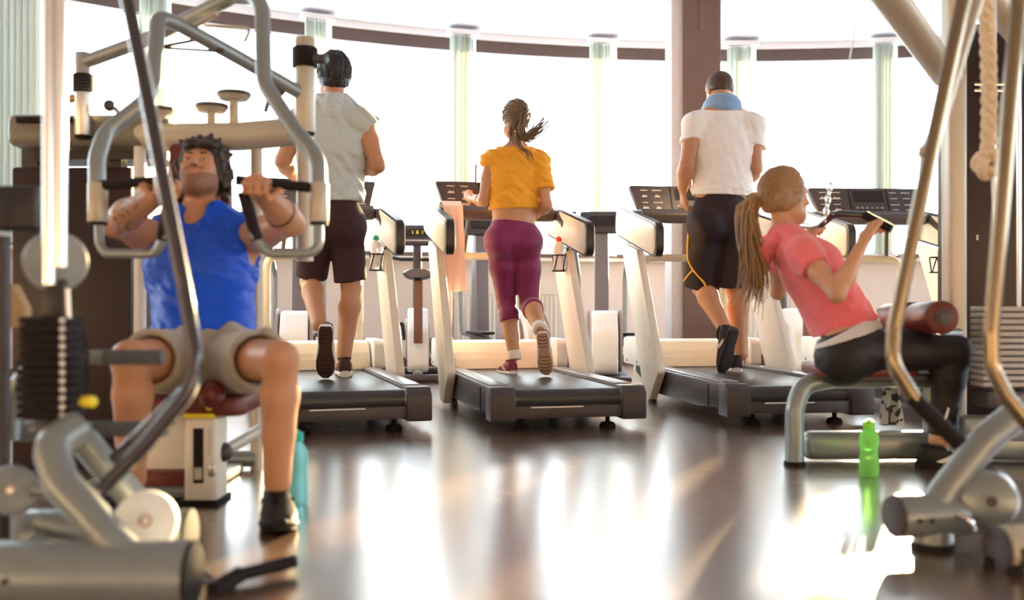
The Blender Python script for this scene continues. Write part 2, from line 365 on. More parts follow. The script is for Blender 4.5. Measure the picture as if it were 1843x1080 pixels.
# ------------------------------------------------------------------ treadmills (origin: middle of the rear edge on the floor, +y = running direction)
def make_treadmill(label, loc, rz, seed):
    t = thing('treadmill', label, 'treadmill', loc, math.radians(rz), 'treadmills in a row before the curved windows')
    def part(name, bm, m, parent=None, **k): return obj(name, bm, m, parent or t, world=False, **k)
    for s in (-1, 1):
        b = B(); prism(b, [(.10,.085), (.10,.205), (1.74,.205), (1.74,.16), (1.35,.055), (.5,.055)], (s*.325,0,0), YA, ZA, XA, .115, .008); r = part('side_rail', b, m_dark)
        b = B(); box(b, (s*.318,.93,.2085), (.088,1.56,.010), None, .004); part('foot_rail', b, m_steel if False else mat('grey_rail_sheen', (.30,.29,.30), .33, .2, .05), r)  # paler grey stands in for light reflected off the dark rail tops
        b = B(); box(b, (s*.3835,.30,.13), (.006,.006,.12)); part('seam', b, m_black, r)
        b = B(); prism(b, rounded([(.0,.045), (.0,.175), (.035,.208), (.135,.208), (.135,.045)], .012, 2), (s*.328,0,0), YA, ZA, XA, .122, .006); part('end_cap', b, m_dark)
        b = B(); cyl(b, (s*.262,.075,.148), (s*.272,.075,.148), .050, None, 18); part('roller_bracket', b, m_steel)
        b = B(); lathe(b, (s*.22,.10,0), ZA, [(0,.040), (.006,.042), (.020,.034), (.028,.012), (.075,.011), (.078,.011)], 18); part('levelling_foot', b, m_black)
        b = B(); cyl(b, (s*.30,1.55,.045), (s*.34,1.55,.045), .045, None, 18, .006); part('wheel', b, m_black)
    b = B(); cyl(b, (-.262,.075,.148), (.262,.075,.148), .048, None, 24); part('rear_roller', b, m_belt)
    b = B(); prism(b, [(.015,.058), (.015,.118), (.06,.122), (.11,.11), (.11,.058)], (0,0,0), YA, ZA, XA, .54, .005); cb = part('rear_crossbar', b, m_dark)
    b = B(); box(b, (-.06,.0125,.112), (.26,.004,.006)); part('label_strip', b, m_white, cb)
    b = B(); box(b, (0,.88,.185), (.525,1.62,.022), None, .008); part('running_belt', b, m_belt)
    b = B(); box(b, (0,.85,.11), (.50,1.5,.05)); part('deck', b, m_black)
    # motor cover and end blocks
    b = B(); prism(b, rounded([(1.60,.19), (1.64,.30), (1.70,.365), (1.86,.375), (1.98,.30), (2.0,.08), (1.62,.08)], .05, 4), (0,0,0), YA, ZA, XA, .66, .008); part('motor_cover', b, m_cream)
    b = B(); prism(b, [(1.585,.20), (1.61,.262), (1.63,.262), (1.63,.20)], (0,0,0), YA, ZA, XA, .60); part('cover_step', b, m_cream)
    for s in (-1, 1):
        b = B(); prism(b, rounded([(1.52,.205), (1.52,.36), (1.56,.385), (1.95,.385), (1.95,.205)], .03, 3), (s*.375,0,0), YA, ZA, XA, .075, .01); eb = part('end_block', b, m_white)
        for yy in (1.60, 1.85):
            b = B(); cyl(b, (s*.412,yy,.23), (s*.4155,yy,.23), .008, None, 8); part('screw', b, m_dark, eb)
    # broad leaning uprights
    for s in (-1, 1):
        poly = rounded([(1.20,.02), (1.02,.20), (1.50,.96), (1.90,1.04), (1.40,.17), (1.33,.03)], .05, 4)
        b = B(); prism(b, poly, (s*.418,0,0), YA, ZA, XA, .052, .010); u = part('upright', b, m_cream)
        for q in ((1.22,.22), (1.20,.36)):
            b = B(); cyl(b, (s*.443,q[0],q[1]), (s*.4465,q[0],q[1]), .008, None, 8); part('screw', b, m_steel, u)
        # side grip pod: pale paddle with a dark rim
        pp = rounded([(1.06,.895), (1.06,1.085), (1.98,1.285), (2.02,1.10)], .055, 5)
        b = B(); prism(b, pp, (s*.420,0,0), YA, ZA, XA, .070, .014); pod = part('grip_pod', b, m_cream)
        cx = sum(p[0] for p in pp)/len(pp); cz = sum(p[1] for p in pp)/len(pp)
        op = [(cx+(a-cx)*1.0+(.0), cz+(c-cz)*1.0) for a, c in pp]
        rim = [Vector((s*.420, a, c)) for a, c in op]; n = len(rim)
        b = B(); rs = []
        for i in range(n):
            p = rim[i]; tn = (rim[(i+1) % n]-rim[i-1]).normalized(); nn = Vector((0, tn.z, -tn.y)); o = p-Vector((s*.42, cx, cz))
            if nn.dot(o) < 0: nn = -nn
            rs.append([p+nn*-.012+XA*.026, p+nn*.012+XA*.022, p+nn*.012-XA*.022, p+nn*-.012-XA*.026])
        rs.append(rs[0]); rings(b, rs, True, False); part('rim', b, m_dark2, pod)
    # cross bar and console
    b = B(); prism(b, rounded([(1.66,1.15), (1.64,1.21), (1.70,1.245), (1.82,1.25), (1.84,1.16)], .02, 3), (0,0,0), YA, ZA, XA, .72, .01); part('console_crossbar', b, m_dark)
    for s in (-1, 1):
        b = B(); tube(b, [(s*.33,1.74,1.20), (s*.40,1.68,1.19), (s*.408,1.55,1.12)], .032, 12, .06); part('crossbar_end', b, m_dark)
    R = RX(-24)
    co = Vector((0,1.83,1.315)); b = B()
    prism(b, rounded([(-.345,-.10), (.345,-.10), (.40,.105), (-.40,.105)], .015, 3), co, XA, R @ ZA, R @ YA, .045, .008); con = part('console', b, m_dark)
    rnd = random.Random(seed)
    nn = R @ -YA; uu = R @ ZA; fr = co+nn*.0235
    def plate(name, x, z, w, h, m, th=.003, par=con):
        b = B(); box(b, fr+XA*x+uu*z+nn*th*.5, (w, th, h), R); return part(name, b, m, par)
    plate('display', .02, .035, .21, .085, m_screen); plate('divider', -.115, 0, .006, .19, m_black); plate('divider', .155, 0, .006, .19, m_black)
    for gx in (-.30, -.21, .20, .29):                 # printed legends and small graphs
        for gz in (.065, .02, -.03, -.07):
            w = rnd.choice((.05, .065, .04))
            if gz in (.02, -.07) and gx < 0:
                b = B(); prism(b, [(-w/2,-.008), (-w/6,.012), (w/8,.004), (w/3,.010), (w/2,-.008)], fr+XA*gx+uu*gz, XA, uu, nn, .003); part('printed_graph', b, m_print, con)
            else: plate('printed_line', gx, gz, w, .007, m_print)
    for i in range(6): plate('button', -.07+i*.035, -.055, .02, .016, mat('grey_button', (.22,.20,.19), .5))
    plate('key_panel', .02, -.082, .19, .014, m_black)
    b = B(); tube(b, [(-.30,1.93,.2), (-.30,1.93,.93), (.30,1.93,.93), (.30,1.93,.2)], .026, 14, .10, 8); part('front_hoop', b, m_paint_w)
    for s in (-1, 1):                                 # slim brace from the hoop up to the console
        b = B(); tube(b, [(s*.20,1.93,.93), (s*.17,1.86,1.20)], .014, 10); part('brace', b, m_dark)
    # bottle cage below the right end of the cross bar
    b = B(); c = Vector((.345, 1.50, .82)); w = .042
    for z in (0, .10): tube(b, [c+Vector((w*math.cos(a), w*math.sin(a), z)) for a in [i*math.pi/8 for i in range(17)]], .004, 6)
    for a in (.3, 1.9, 3.6, 5.2): tube(b, [c+Vector((w*math.cos(a), w*math.sin(a), 0)), c+Vector((w*math.cos(a+.7), w*math.sin(a+.7), .10))], .004, 6)
    tube(b, [c+Vector((.042,0,.10)), c+Vector((.06,0,.14)), c+Vector((.07,.0,.20))], .005, 6); part('bottle_cage', b, m_black)
    return t
TM = {}
TM[1] = make_treadmill('treadmill under the grey-hooded runner, leftmost of the row', (-.755,4.64,0), 16.5, 1)
TM[2] = make_treadmill('treadmill under the orange-topped runner, with a pale towel on it', (.28,4.76,0), 12.3, 2)
TM[3] = make_treadmill('treadmill under the man in the white T-shirt', (1.454,4.955,0), 8.2, 3)
TM[4] = make_treadmill('empty treadmill behind the pink-shirted woman', (2.58,5.05,0), 4.0, 4)
def tm_point(i, x, y, z): return _W[TM[i]] @ Vector((x, y, z))
# ------------------------------------------------------------------ press machine on the left
def Q(*pts): return [P(*p) for p in pts]
def on_floor(px, d): return Vector(((px-CX)/F*d, d, 0))
pm = thing('press_machine', 'grey-tubed press machine with oxblood pads around the blue-shirted man', 'gym machine', on_floor(365, 3.2))
def pmp(name, bm, m, par=None, **k): return obj(name, bm, m, par or pm, **k)
for pts, thin, hb, gp in (
    (Q((152,112,3.55),(262,72,3.42),(420,-6,3.20),(472,-2,3.12),(475,150,3.02),(532,236,2.95),(573,285,2.90),(574,400,2.88)), Q((574,392,2.88),(574,456,2.87),(480,457,2.84),(458,425,2.83),(450,392,2.83)), Q((424,324,2.80),(574,339,2.88)), Q((463,432,2.835),(437,345,2.815))),
    (Q((548,172,3.55),(430,104,3.38),(318,42,3.20),(284,30,3.14),(276,150,3.03),(262,182,3.0),(190,238,2.95),(174,285,2.90),(176,400,2.88)), Q((178,392,2.88),(180,456,2.87),(282,457,2.84),(294,425,2.83),(298,400,2.83)), Q((178,334,2.88),(318,323,2.80)), Q((292,432,2.835),(306,345,2.815)))):
    b = B(); tube(b, pts, .0245, 18, .11, 8); arm = pmp('press_arm', b, m_paint)
    b = B(); cyl(b, pts[-1]+Vector((0,0,.115)), pts[-1]-Vector((0,0,.0)), .0285, None, 20, .004); pmp('sleeve', b, m_paint_w, arm)
    b = B(); cyl(b, pts[-1]-Vector((0,0,.0)), pts[-1]-Vector((0,0,.008)), .0265, None, 20); pmp('end_ring', b, m_black, arm)
    b = B(); tube(b, thin, .0140, 14, .045, 8); pmp('lower_loop', b, m_paint, arm)
    b = B(); tube(b, gp, .0175, 14); pmp('upright_grip', b, m_black, arm)
    b = B(); tube(b, hb, .0150, 14); pmp('handle_grip', b, m_black, arm)
for px, y0, y1, r, rc, (c0, c1) in ((150,95,245,.030,.0365,(134,168)), (549,68,240,.036,.046,(86,128))):
    b = B(); cyl(b, P(px, y0, 3.55), P(px, y1, 3.55), r, None, 22, .004); pc = pmp('pivot_post', b, m_steel if px < 300 else m_paint_w)
    for k in range(6 if px < 300 else 1):
        n = 6 if px < 300 else 1; a = c0+(c1-c0)*k/n; e = c0+(c1-c0)*(k+.86)/n
        b = B(); cyl(b, P(px, a, 3.55), P(px, e, 3.55), rc, None, 22, .004); pmp('collar', b, m_black, pc)
    b = B(); cyl(b, P(px, y1-1, 3.55), P(px, y1+5, 3.55), r*1.02, r*.8, 22); pmp('end_cap', b, m_black, pc)
b = B(); cyl(b, P(566,106,3.52), P(588,106,3.50), .018, None, 14, .003); pmp('stop_bolt', b, m_dark)
b = B(); cyl(b, P(122,178,3.55), P(140,176,3.55), .016, None, 12, .003); pmp('stop_bolt', b, mat('brass_bolt', (.55,.36,.16), .35, .8))
b = B(); cyl(b, P(549,240,3.57), P(549,470,3.57), .030, None, 18); pmp('rear_column', b, m_paint_w)
b = B(); tube(b, Q((232,232,3.68),(252,240,3.63),(300,248,3.60),(430,246,3.60),(520,238,3.62),(545,230,3.66)), .052, 20, .2, 5); bm_ = pmp('crossbeam', b, m_paint_w)
for px, yt, yb, r in ((421,166,184,.062), (381,188,214,.060), (292,194,216,.046)):
    b = B(); cyl(b, P(px, yt, 3.6), P(px, yt+7, 3.6), r, None, 24, .003); dsk = pmp('weight_rest', b, m_dark)
    b = B(); cyl(b, P(px, yt+7, 3.6), P(px, yt+14, 3.6), r*.97, r*.8, 24); pmp('rest_underside', b, m_paint_w, dsk)
    b = B(); cyl(b, P(px, yt+12, 3.6), P(px, 230, 3.6), .017, None, 14); pmp('stem', b, m_paint_w, dsk)
for (x, y), (sx, sy) in (((197,190),(218,222)), ((503,163),(478,200))):
    b = B(); ball(b, P(x, y, 3.5), .021); kn = pmp('ball_knob', b, m_dark); b = B(); tube(b, Q((x, y, 3.5), ((x*.3+sx*.7), y+8, 3.5), (sx, sy, 3.55)), .008, 8, .02); pmp('knob_stem', b, m_paint, kn)
b = B(); tube(b, Q((290,84,3.3),(352,72,3.3),(402,92,3.3)), .006, 8, .02); tube(b, Q((292,86,3.3),(402,93,3.3)), .005, 8); pmp('link_rods', b, m_dark)
b = B(); tube(b, Q((368,46,3.25),(452,50,3.2),(440,76,3.2)), .006, 8, .02); tube(b, Q((350,48,3.25),(390,24,3.2)), .008, 8); pmp('link_rods', b, m_paint_w)
# weight housing
b = B(); w0, w1 = P(20,300,3.66), P(237,300,3.66); box(b, ((w0.x+w1.x)/2, 3.66+.17, w0.z/2), (w1.x-w0.x, .34, w0.z), None, .012); hs_ = pmp('weight_housing', b, m_maroon)
b = B(); c0, c1 = P(14,206,3.6), P(305,264,3.6); box(b, ((c0.x+c1.x)/2, 3.76, (c0.z+c1.z)/2), (c1.x-c0.x, .36, c0.z-c1.z), None, .03, 3); tc_ = pmp('top_cover', b, mat('greige_cover', (.20,.18,.15), .45, .1))
b = B(); box(b, P(80,216,3.572), (.20,.02,.022), None, .004); pmp('cover_slot', b, m_black, tc_)
for px in (60, 210): b = B(); box(b, P(px,283,3.75), (.06,.06,.09)); pmp('cover_support', b, m_dark, tc_)
b = B(); cc0, cc1 = P(30,264,3.6), P(300,292,3.6); box(b, ((cc0.x+cc1.x)/2, 3.78, (cc0.z+cc1.z)/2+.012), (cc1.x-cc0.x-.05, .2, .035)); pmp('cover_base', b, m_dark2, tc_)
# back and seat
dv = (P(360,262,3.56)-P(366,700,3.36)); Lb = dv.length; dv.normalize(); nb_ = XA.cross(dv).normalized(); bo = P(366,700,3.36)
b = B(); prism(b, rounded([(-.16,0), (.16,0), (.172,Lb*.45), (.150,Lb*.62), (-.150,Lb*.62), (-.172,Lb*.45)], .05), bo, XA, dv, nb_, .055, .012); pmp('back_pad', b, m_oxblood)
b = B(); prism(b, rounded([(-.112,Lb*.60), (.112,Lb*.60), (.105,Lb), (-.105,Lb)], .03), bo, XA, dv, nb_, .055, .012); pmp('head_pad', b, m_oxblood)
for px in (252, 462):
    b = B(); tube(b, Q((px,262,3.62),(px,560,3.62))+[on_floor(px, 3.62)], .022, 14, .05); pmp('frame_post', b, m_white if px < 300 else m_paint_w)
b = B(); tube(b, [on_floor(252,3.62)+Vector((0,0,.04)), on_floor(462,3.62)+Vector((0,0,.04))], .03, 14); pmp('floor_bar', b, m_paint)
b = B(); prism(b, rounded([(-.175,-.15), (.175,-.15), (.15,.20), (-.15,.20)], .06), P(364,724,3.10), XA, YA, ZA, .060, .016); st_ = pmp('seat_pad', b, m_oxblood)
b = B(); ball(b, P(381,710,2.93), (.040,.045,.042)); pmp('seat_horn', b, m_oxblood, st_)
b = B(); box(b, P(300,752,3.05), (.030,.06,.05)); pmp('seat_bracket', b, m_paint, st_)
zt = P(366,748,3.0).z
b = B(); box(b, (P(366,700,3.0).x, 3.03, zt/2), (.100,.12,zt), None, .014, 3); cl_ = pmp('seat_column', b, m_cream)
b = B(); box(b, (P(363,700,3.0).x, 2.969, zt*.56), (.030,.006,zt*.62)); pmp('column_slot', b, m_black, cl_)
b = B(); box(b, (P(363,700,3.0).x, 2.967, zt*.36), (.022,.006,.035)); pmp('scale_plate', b, m_steel, cl_)
b = B(); box(b, (P(387,700,3.0).x, 2.968, zt*.40), (.022,.006,.040), None, .003); pmp('pin_plate', b, m_steel, cl_)
for i in range(9): b = B(); box(b, (P(383,700,3.0).x, 2.969, zt*(.58+.035*i)), (.010,.003,.0035)); pmp('scale_mark', b, mat('grey_ink', (.45,.42,.38), .6), cl_)
b = B(); tube(b, [Vector((P(366,700,3.0).x+dx, 2.965+dy, zt+.004)) for dx, dy in ((-.045,0), (-.04,-.012), (.04,-.012), (.045,0), (.04,.03))], .0075, 8); pmp('yellow_lever', b, m_yellow, cl_)
b = B(); ball(b, P(376,733,2.94), .010); pmp('lever_tip', b, m_yellow, cl_)
b = B(); box(b, (P(364,700,3.0).x, 3.03, .008), (.122,.15,.016), None, .004); pmp('foot_plate', b, m_black, cl_)
b = B(); prism(b, rounded([(-.10,.03), (.08,.03), (.08,.34), (.0,.34), (-.10,.10)], .04), (P(310,700,3.2).x, 3.20, 0), XA, ZA, YA, .10, .01); pmp('rear_shroud', b, m_cream)
b = B(); box(b, (P(290,700,3.15).x, 3.15, .045), (.22,.12,.07), None, .008); pmp('base_block', b, m_oxblood)
b = B(); box(b, (P(280,700,3.25).x, 3.3, .02), (.42,.5,.03), None, .008); pmp('base_plate', b, m_paint)
b = B(); tube(b, Q((402,812,3.05),(486,764,3.38)), .0205, 14); db = pmp('seat_strut', b, m_paint_w)
b = B(); ball(b, P(402,814,3.04), .030); pmp('strut_joint', b, m_dark, db)
b = B(); cyl(b, P(486,764,3.38), Vector((P(486,764,3.38).x, 3.38, 0)), .016, None, 12); pmp('strut_leg', b, m_dark, db)

# ------------------------------------------------------------------ cable machine in the left foreground
fl = thing('cable_machine', 'blurred grey cable machine with dark weight stack in the left foreground', 'gym machine', on_floor(150, 2.05))
def flp(name, bm, m, par=None, **k): return obj(name, bm, m, par or fl, **k)
for px, y1, m in ((88,512,m_chrome), (109,480,m_chrome)):
    b = B(); tube(b, Q((px,-640,2.06),(px,y1,2.06)), .0125, 14); flp('guide_rod', b, m)
b = B(); cyl(b, P(101,471,2.14), P(100,471,2.11), .065, None, 36, .006); pu = flp('pulley', b, mat('grey_pulley', (.26,.29,.31), .45, .1))
b = B(); cyl(b, P(100,471,2.11), P(100,471,2.095), .012, None, 14); flp('axle', b, m_steel, pu)
b = B(); box(b, P(100,545,2.12), (.05,.03,.10), None, .004); flp('pulley_fork', b, m_dark2, pu)
b = B(); tube(b, Q((122,520,2.1),(124,572,2.1)), .004, 8); flp('cable', b, m_steel)
for i in range(12):                                   # stacked plates
    y = 576+i*15.2; top_ = i < 5
    b = B(); c = P(95,y,2.13); box(b, c, (.100 if top_ else .112, .10, .0155), None, .003); pl_ = flp('weight_plate', b, m_black)
    b = B(); cyl(b, c+Vector((.044,-.051,0)), c+Vector((.044,-.053,0)), .006, None, 10); flp('pin_hole', b, m_white, pl_)
b = B(); box(b, P(95,660,2.135), (.085,.08,.21)); flp('stack_gap_dark', b, m_black)  # added dark block so the gaps between the plates read as shaded
b = B(); box(b, P(98,772,2.13), (.055,.07,.05), None, .004); flp('stack_base', b, m_dark2)
b = B(); cyl(b, P(150,723,2.1), P(168,723,2.08), .0125, None, 14, .003); flp('selector_pin', b, m_yellow)
b = B(); tube(b, Q((150,600,2.12),(158,640,2.12),(155,710,2.12)), .004, 8, .03); flp('pin_cord', b, m_black)
for pts in (Q((104,-630,2.16),(222,-40,2.10),(262,160,2.08),(332,520,2.04),(352,640,2.02),(345,700,2.01),(262,800,1.99),(182,882,1.97)), ):
    b = B(); tube(b, pts, .0155, 16, .10, 8); lv = flp('lever_bar', b, m_darkbar)
b = B(); zt_ = P(100,-640,2.06).z; box(b, (P(0,0,2.1).x, 2.12, zt_+.02), (.42,.12,.07), None, .01); flp('top_beam', b, m_paint)
b = B(); xp_ = P(0,0,2.1).x-.18; box(b, (xp_, 2.14, zt_/2), (.06,.06,zt_), None, .01); flp('rear_post', b, m_paint)
b = B(); tube(b, Q((332,705,2.10),(205,828,2.12)), .014, 12); flp('lower_bar', b, m_darkbar)
for (x0, x1, x2, y, d) in ((150,188,294,643,2.30), (118,172,300,772,2.30)):
    b = B(); tube(b, Q((x1,y,d),(x2,y,d)), .0185, 16); rl = flp('foam_roller', b, mat('grey_foam', (.10,.10,.11), .8, 0, .1, 80, .1, 300))
    b = B(); tube(b, Q((x0-60,y,d),(x1,y,d)), .0165, 14); flp('roller_arm', b, m_paint, rl)
b = B(); tube(b, Q((60,655,2.4),(28,700,2.4),(22,790,2.4)), .022, 12, .06); flp('side_frame', b, m_paint)
b = B(); tube(b, [P(-80,775,2.45), P(125,775,2.45)], .026, 12); flp('rear_frame_bar', b, m_paint)
b = B(); cyl(b, Vector((P(-120,1065,1.95).x, 1.95, .068)), Vector((P(344,1065,1.95).x, 1.95, .068)), .068, None, 28, .005); bt = flp('base_tube', b, m_paint)
b = B(); e = Vector((P(344,1065,1.95).x, 1.95, .068)); cyl(b, e, e+XA*.006, .069, None, 28, .002); flp('end_cap', b, m_black, bt)
b = B(); e = Vector((P(40,1065,1.95).x, 1.95-.068, .075)); cyl(b, e, e-YA*.003, .006, None, 10); flp('bolt', b, m_black, bt)
b = B(); cyl(b, Vector((P(60,960,2.3).x, 2.28, .070)), Vector((P(345,960,2.3).x, 2.28, .070)), .060, None, 28, .005); bt2 = flp('base_tube', b, m_paint)
b = B(); e = Vector((P(345,960,2.3).x, 2.28, .070)); cyl(b, e, e+XA*.006, .061, None, 28, .002); flp('end_cap', b, m_black, bt2)
b = B(); tube(b, Q((140,768,2.08),(88,800,2.02),(110,870,1.99),(200,970,1.96),(252,1026,1.95)), .036, 18, .09, 8); flp('frame_tube', b, m_paint)
b = B(); tube(b, Q((100,790,2.2),(142,782,2.18),(200,850,2.20),(300,968,2.24)), .032, 18, .07, 8); flp('frame_tube', b, m_paint)
for px, py, d, r, m in ((262,938,2.06,.064,m_white), (18,882,2.2,.056,mat('grey_pulley', ()))):
    b = B(); cyl(b, P(px+4,py,d+.035), P(px,py,d), r, None, 36, .010); ds = flp('round_cover', b, m)
    b = B(); cyl(b, P(px,py,d), P(px,py,d-.006), .013, None, 18); flp('hub', b, mat('tan_hub', (.42,.30,.25), .5), ds)
    b = B(); cyl(b, P(px,py,d-.006), P(px,py,d-.010), .007, None, 12); flp('bolt', b, m_steel, ds)
b = B(); tube(b, Q((70,938,2.1),(178,968,2.08)), .022, 14); flp('short_tube', b, m_paint)
b = B(); tube(b, Q((60,882,2.22),(135,884,2.22)), .018, 12); flp('axle_tube', b, m_paint)
b = B(); box(b, P(90,985,2.1), (.09,.05,.05), None, .006); tb_ = flp('bolt_plate', b, m_paint)
for px in (77, 120): b = B(); cyl(b, P(px,983,2.07), P(px,983,2.06), .008, None, 10); flp('bolt', b, m_dark, tb_)
b = B(); box(b, P(36,376,2.3), (.100,.05,.105), None, .012, 3); pb_ = flp('pad', b, m_dark2)
b = B(); tube(b, Q((6,425,2.33),(6,780,2.33))+[on_floor(6, 2.33)], .016, 12); flp('pad_post', b, m_dark)
b = B(); prism(b, rounded([(-.03,0), (.03,0), (.03,.05), (0,.11), (-.03,.11)], .01), P(30,590,2.5), XA, ZA, YA, .04, .004); flp('tan_bracket', b, mat('tan_pad', (.42,.28,.14), .6))
# pedal with a black grip lying before it
b = B(); tube(b, Q((352,1016,2.05),(380,1040,2.08),(388,1062,2.06)), .007, 8, .02); tube(b, Q((360,1050,2.04),(395,1045,2.08)), .006, 8); pd = flp('pedal_link', b, m_dark)
b = B(); tube(b, Q((382,1066,2.05),(432,1034,2.12)), .0185, 14); flp('pedal_stub', b, m_black, pd)
b = B(); tube(b, Q((428,1036,2.12),(530,1010,2.22)), .0145, 14); flp('pedal_grip', b, m_black, pd)

# ------------------------------------------------------------------ pull-down bench on the right
pb = thing('pulldown_machine', 'grey pull-down machine with oxblood seat and thigh rollers under the pink-shirted woman', 'gym machine', on_floor(1600, 3.8))
def pbp(name, bm, m, par=None, **k): return obj(name, bm, m, par or pb, **k)
f0 = on_floor(1430, 3.72)
b = B(); tube(b, [f0+Vector((0,0,.012)), P(1430,735,3.72), P(1445,692,3.74), P(1500,682,3.76), P(1712,682,3.80)], .0355, 18, .13, 8); lg_ = pbp('bench_frame', b, m_paint)
b = B(); cyl(b, f0, f0+ZA*.016, .041, .039, 20); pbp('rubber_foot', b, m_black, lg_)
zb = P(1500,801,3.82).z
b = B(); box(b, Vector(((P(1443,800,3.82).x+2.45)/2, 3.82, zb)), (2.45-P(1443,800,3.82).x, .10, .108), None, .035, 4); pbp('floor_beam', b, m_paint)
b = B(); box(b, Vector((2.2, 3.82, .01)), (.3,.5,.02), None, .004); pbp('floor_plate', b, m_black)
b = B(); cyl(b, P(1676,690,3.84), P(1676,785,3.84), .032, None, 16); pbp('seat_post', b, m_paint)
b = B(); prism(b, rounded([(-.19,-.15), (.19,-.12), (.19,.12), (-.19,.15)], .05), P(1546,664,3.79), XA, YA, ZA, .050, .016); sp = pbp('seat_pad', b, m_oxblood)
b = B(); prism(b, rounded([(-.17,-.13), (.25,-.10), (.25,.10), (-.17,.13)], .05), P(1550,678,3.79), XA, YA, ZA, .030, .006); pbp('seat_pan', b, m_dark2, sp)
b = B(); cyl(b, P(1535,686,3.66), P(1535,686,3.64), .006, None, 10); pbp('bolt', b, m_steel, sp)
for a, e in (((1596,574,4.10),(1628,573,3.90)), ((1651,573,3.80),(1697,571,3.50))):
    pa, pe = P(*a), P(*e); b = B(); cyl(b, pa, pe, .060, None, 28, .016); rp = pbp('thigh_roller', b, m_oxblood)
    b = B(); dd = (pe-pa).normalized(); cyl(b, pe-dd*.002, pe+dd*.004, .030, None, 20, .002); pbp('roller_cap', b, m_dark, rp)
b = B(); tube(b, Q((1580,575,4.16),(1698,571,3.49)), .014, 10); pbp('roller_axle', b, m_dark)
b = B(); box(b, P(1640,560,3.85), (.05,.03,.07), None, .006); pbp('roller_bracket', b, m_black)
b = B(); tube(b, Q((1640,580,3.86),(1700,600,4.0),(1725,600,4.06)), .022, 12, .05); pbp('roller_arm', b, m_paint)
x0, x1 = P(1708,400,4.08).x, P(1742,400,4.08).x
b = B(); box(b, ((x0+x1)/2, 4.12, 1.25), (x1-x0, .09, 2.5), None, .018, 3); pbp('mast', b, m_paint_w)
x0, x1 = P(1743,400,4.1).x, P(1990,400,4.1).x; zt = P(1760,38,4.1).z
b = B(); box(b, ((x0+x1)/2, 4.27, zt/2+.05), (x1-x0, .28, zt-.10), None, .015); hp_ = pbp('weight_housing', b, m_maroon)
for py in (152, 163): b = B(); box(b, P(1790,py,4.118), (.17,.008,.012), None, .002); pbp('chrome_strip', b, m_chrome, hp_)
for k in range(12): b = B(); box(b, P(1809,180+k*13,4.122), (.008,.004,.012)); pbp('scale_mark', b, m_steel, hp_)
for py in (425, 430): b = B(); cyl(b, P(1759,py,4.13), P(1759,py,4.12), .005, None, 8); pbp('screw', b, m_steel, hp_)
for k in range(13):
    b = B(); box(b, P(1812,556+k*11.2,3.52), (.215,.10,.0165), None, .003); w_ = pbp('weight_plate', b, mat('pale_grey_plate', (.42,.40,.40), .5, .2))
b = B(); box(b, P(1812,716,3.55), (.20,.14,.06), None, .008); pbp('stack_base', b, m_dark)
b = B(); box(b, P(1830,770,3.62), (.4,.09,.09), None, .02); pbp('rear_frame', b, m_paint)
for px in (1790, 1834): b = B(); tube(b, [P(px,-120,3.52), P(px,560,3.52)], .007, 10); pbp('guide_rod', b, m_chrome)
b = B(); q0 = P(1812,-125,3.52); box(b, (q0.x, 3.78, q0.z+.02), (.2,.62,.05), None, .01); pbp('top_plate', b, m_paint)
b = B(); tube(b, Q((1560,-60,3.45),(1600,-5,3.60),(1706,140,4.06)), .062, 18, .1, 4, flat=(1,.62)); pbp('top_boom', b, m_paint_w)
b = B(); tube(b, Q((1735,-60,3.7),(1870,110,4.0)), .055, 18, flat=(1,.62)); pbp('top_boom', b, m_paint_w)
b = B(); box(b, P(1730,800,3.9), (.5,.25,.03), None, .006); pbp('foot_rest', b, m_paint)
bar = thing('pull_bar', 'bent dark grip bar on a chain in the pink-shirted woman\'s hands', 'bar', P(1487,405,3.78))
b = B(); tube(b, Q((1432,404,4.22),(1462,408,3.98),(1478,405,3.86),(1503,384,3.74),(1560,388,3.68),(1604,412,3.62)), .0135, 14, .06, 6); obj('bar', b, m_darkbar, bar)
b = B(); tube(b, Q((1556,387,3.685),(1604,412,3.62)), .0165, 14); obj('grip', b, m_black, bar)
for k in range(7):
    c = P(1486+k*1.5,392-k*11,3.80); b = B(); vert = k % 2
    tube(b, [c+Vector(((.009*math.cos(a) if vert else 0), (0 if vert else .009*math.cos(a)), .016*math.sin(a))) for a in [i*math.pi/6 for i in range(13)]], .0035, 6); obj('chain_link', b, m_chrome, bar)
b = B(); tube(b, Q((1496,320,3.80),(1556,-62,3.46)), .003, 6); obj('cable', b, m_steel, bar)

# ------------------------------------------------------------------ cable machine in the right foreground
fr_ = thing('lever_machine', 'blurred grey lever machine with polished bars in the right foreground', 'gym machine', on_floor(1720, 2.4))
def frp(name, bm, m, par=None, **k): return obj(name, bm, m, par or fr_, **k)
m_gold = mat('polished_bar', (.26,.20,.13), .2, .85, .03)
for pts in (Q((1861,-600,2.44),(1742,-40,2.42),(1676,270,2.40),(1609,590,2.38),(1606,655,2.37),(1650,725,2.36),(1668,742,2.36)), Q((1884,-600,2.34),(1836,-40,2.30),(1800,400,2.28),(1784,600,2.27),(1786,662,2.27),(1812,716,2.26),(1880,800,2.25))):
    b = B(); tube(b, pts, .0175, 16, .10, 8); lv = frp('lever_bar', b, m_gold)
b = B(); tube(b, Q((1640,714,2.365),(1728,800,2.34)), .0200, 14); frp('rubber_grip', b, m_black)
b = B(); tube(b, Q((1944,-600,2.54),(1772,-40,2.50),(1676,272,2.46)), .014, 12); frp('stay_bar', b, m_paint_w)
b = B(); tube(b, Q((1652,272,2.41),(1680,276,2.40)), .013, 10); frp('bar_clip', b, m_paint_w)
b = B(); tube(b, Q((1690,205,2.44),(1660,268,2.42),(1640,520,2.44)), .006, 8); frp('strap', b, m_white)
zt_ = P(1870,-600,2.44).z; xr_ = P(1870,0,2.44).x
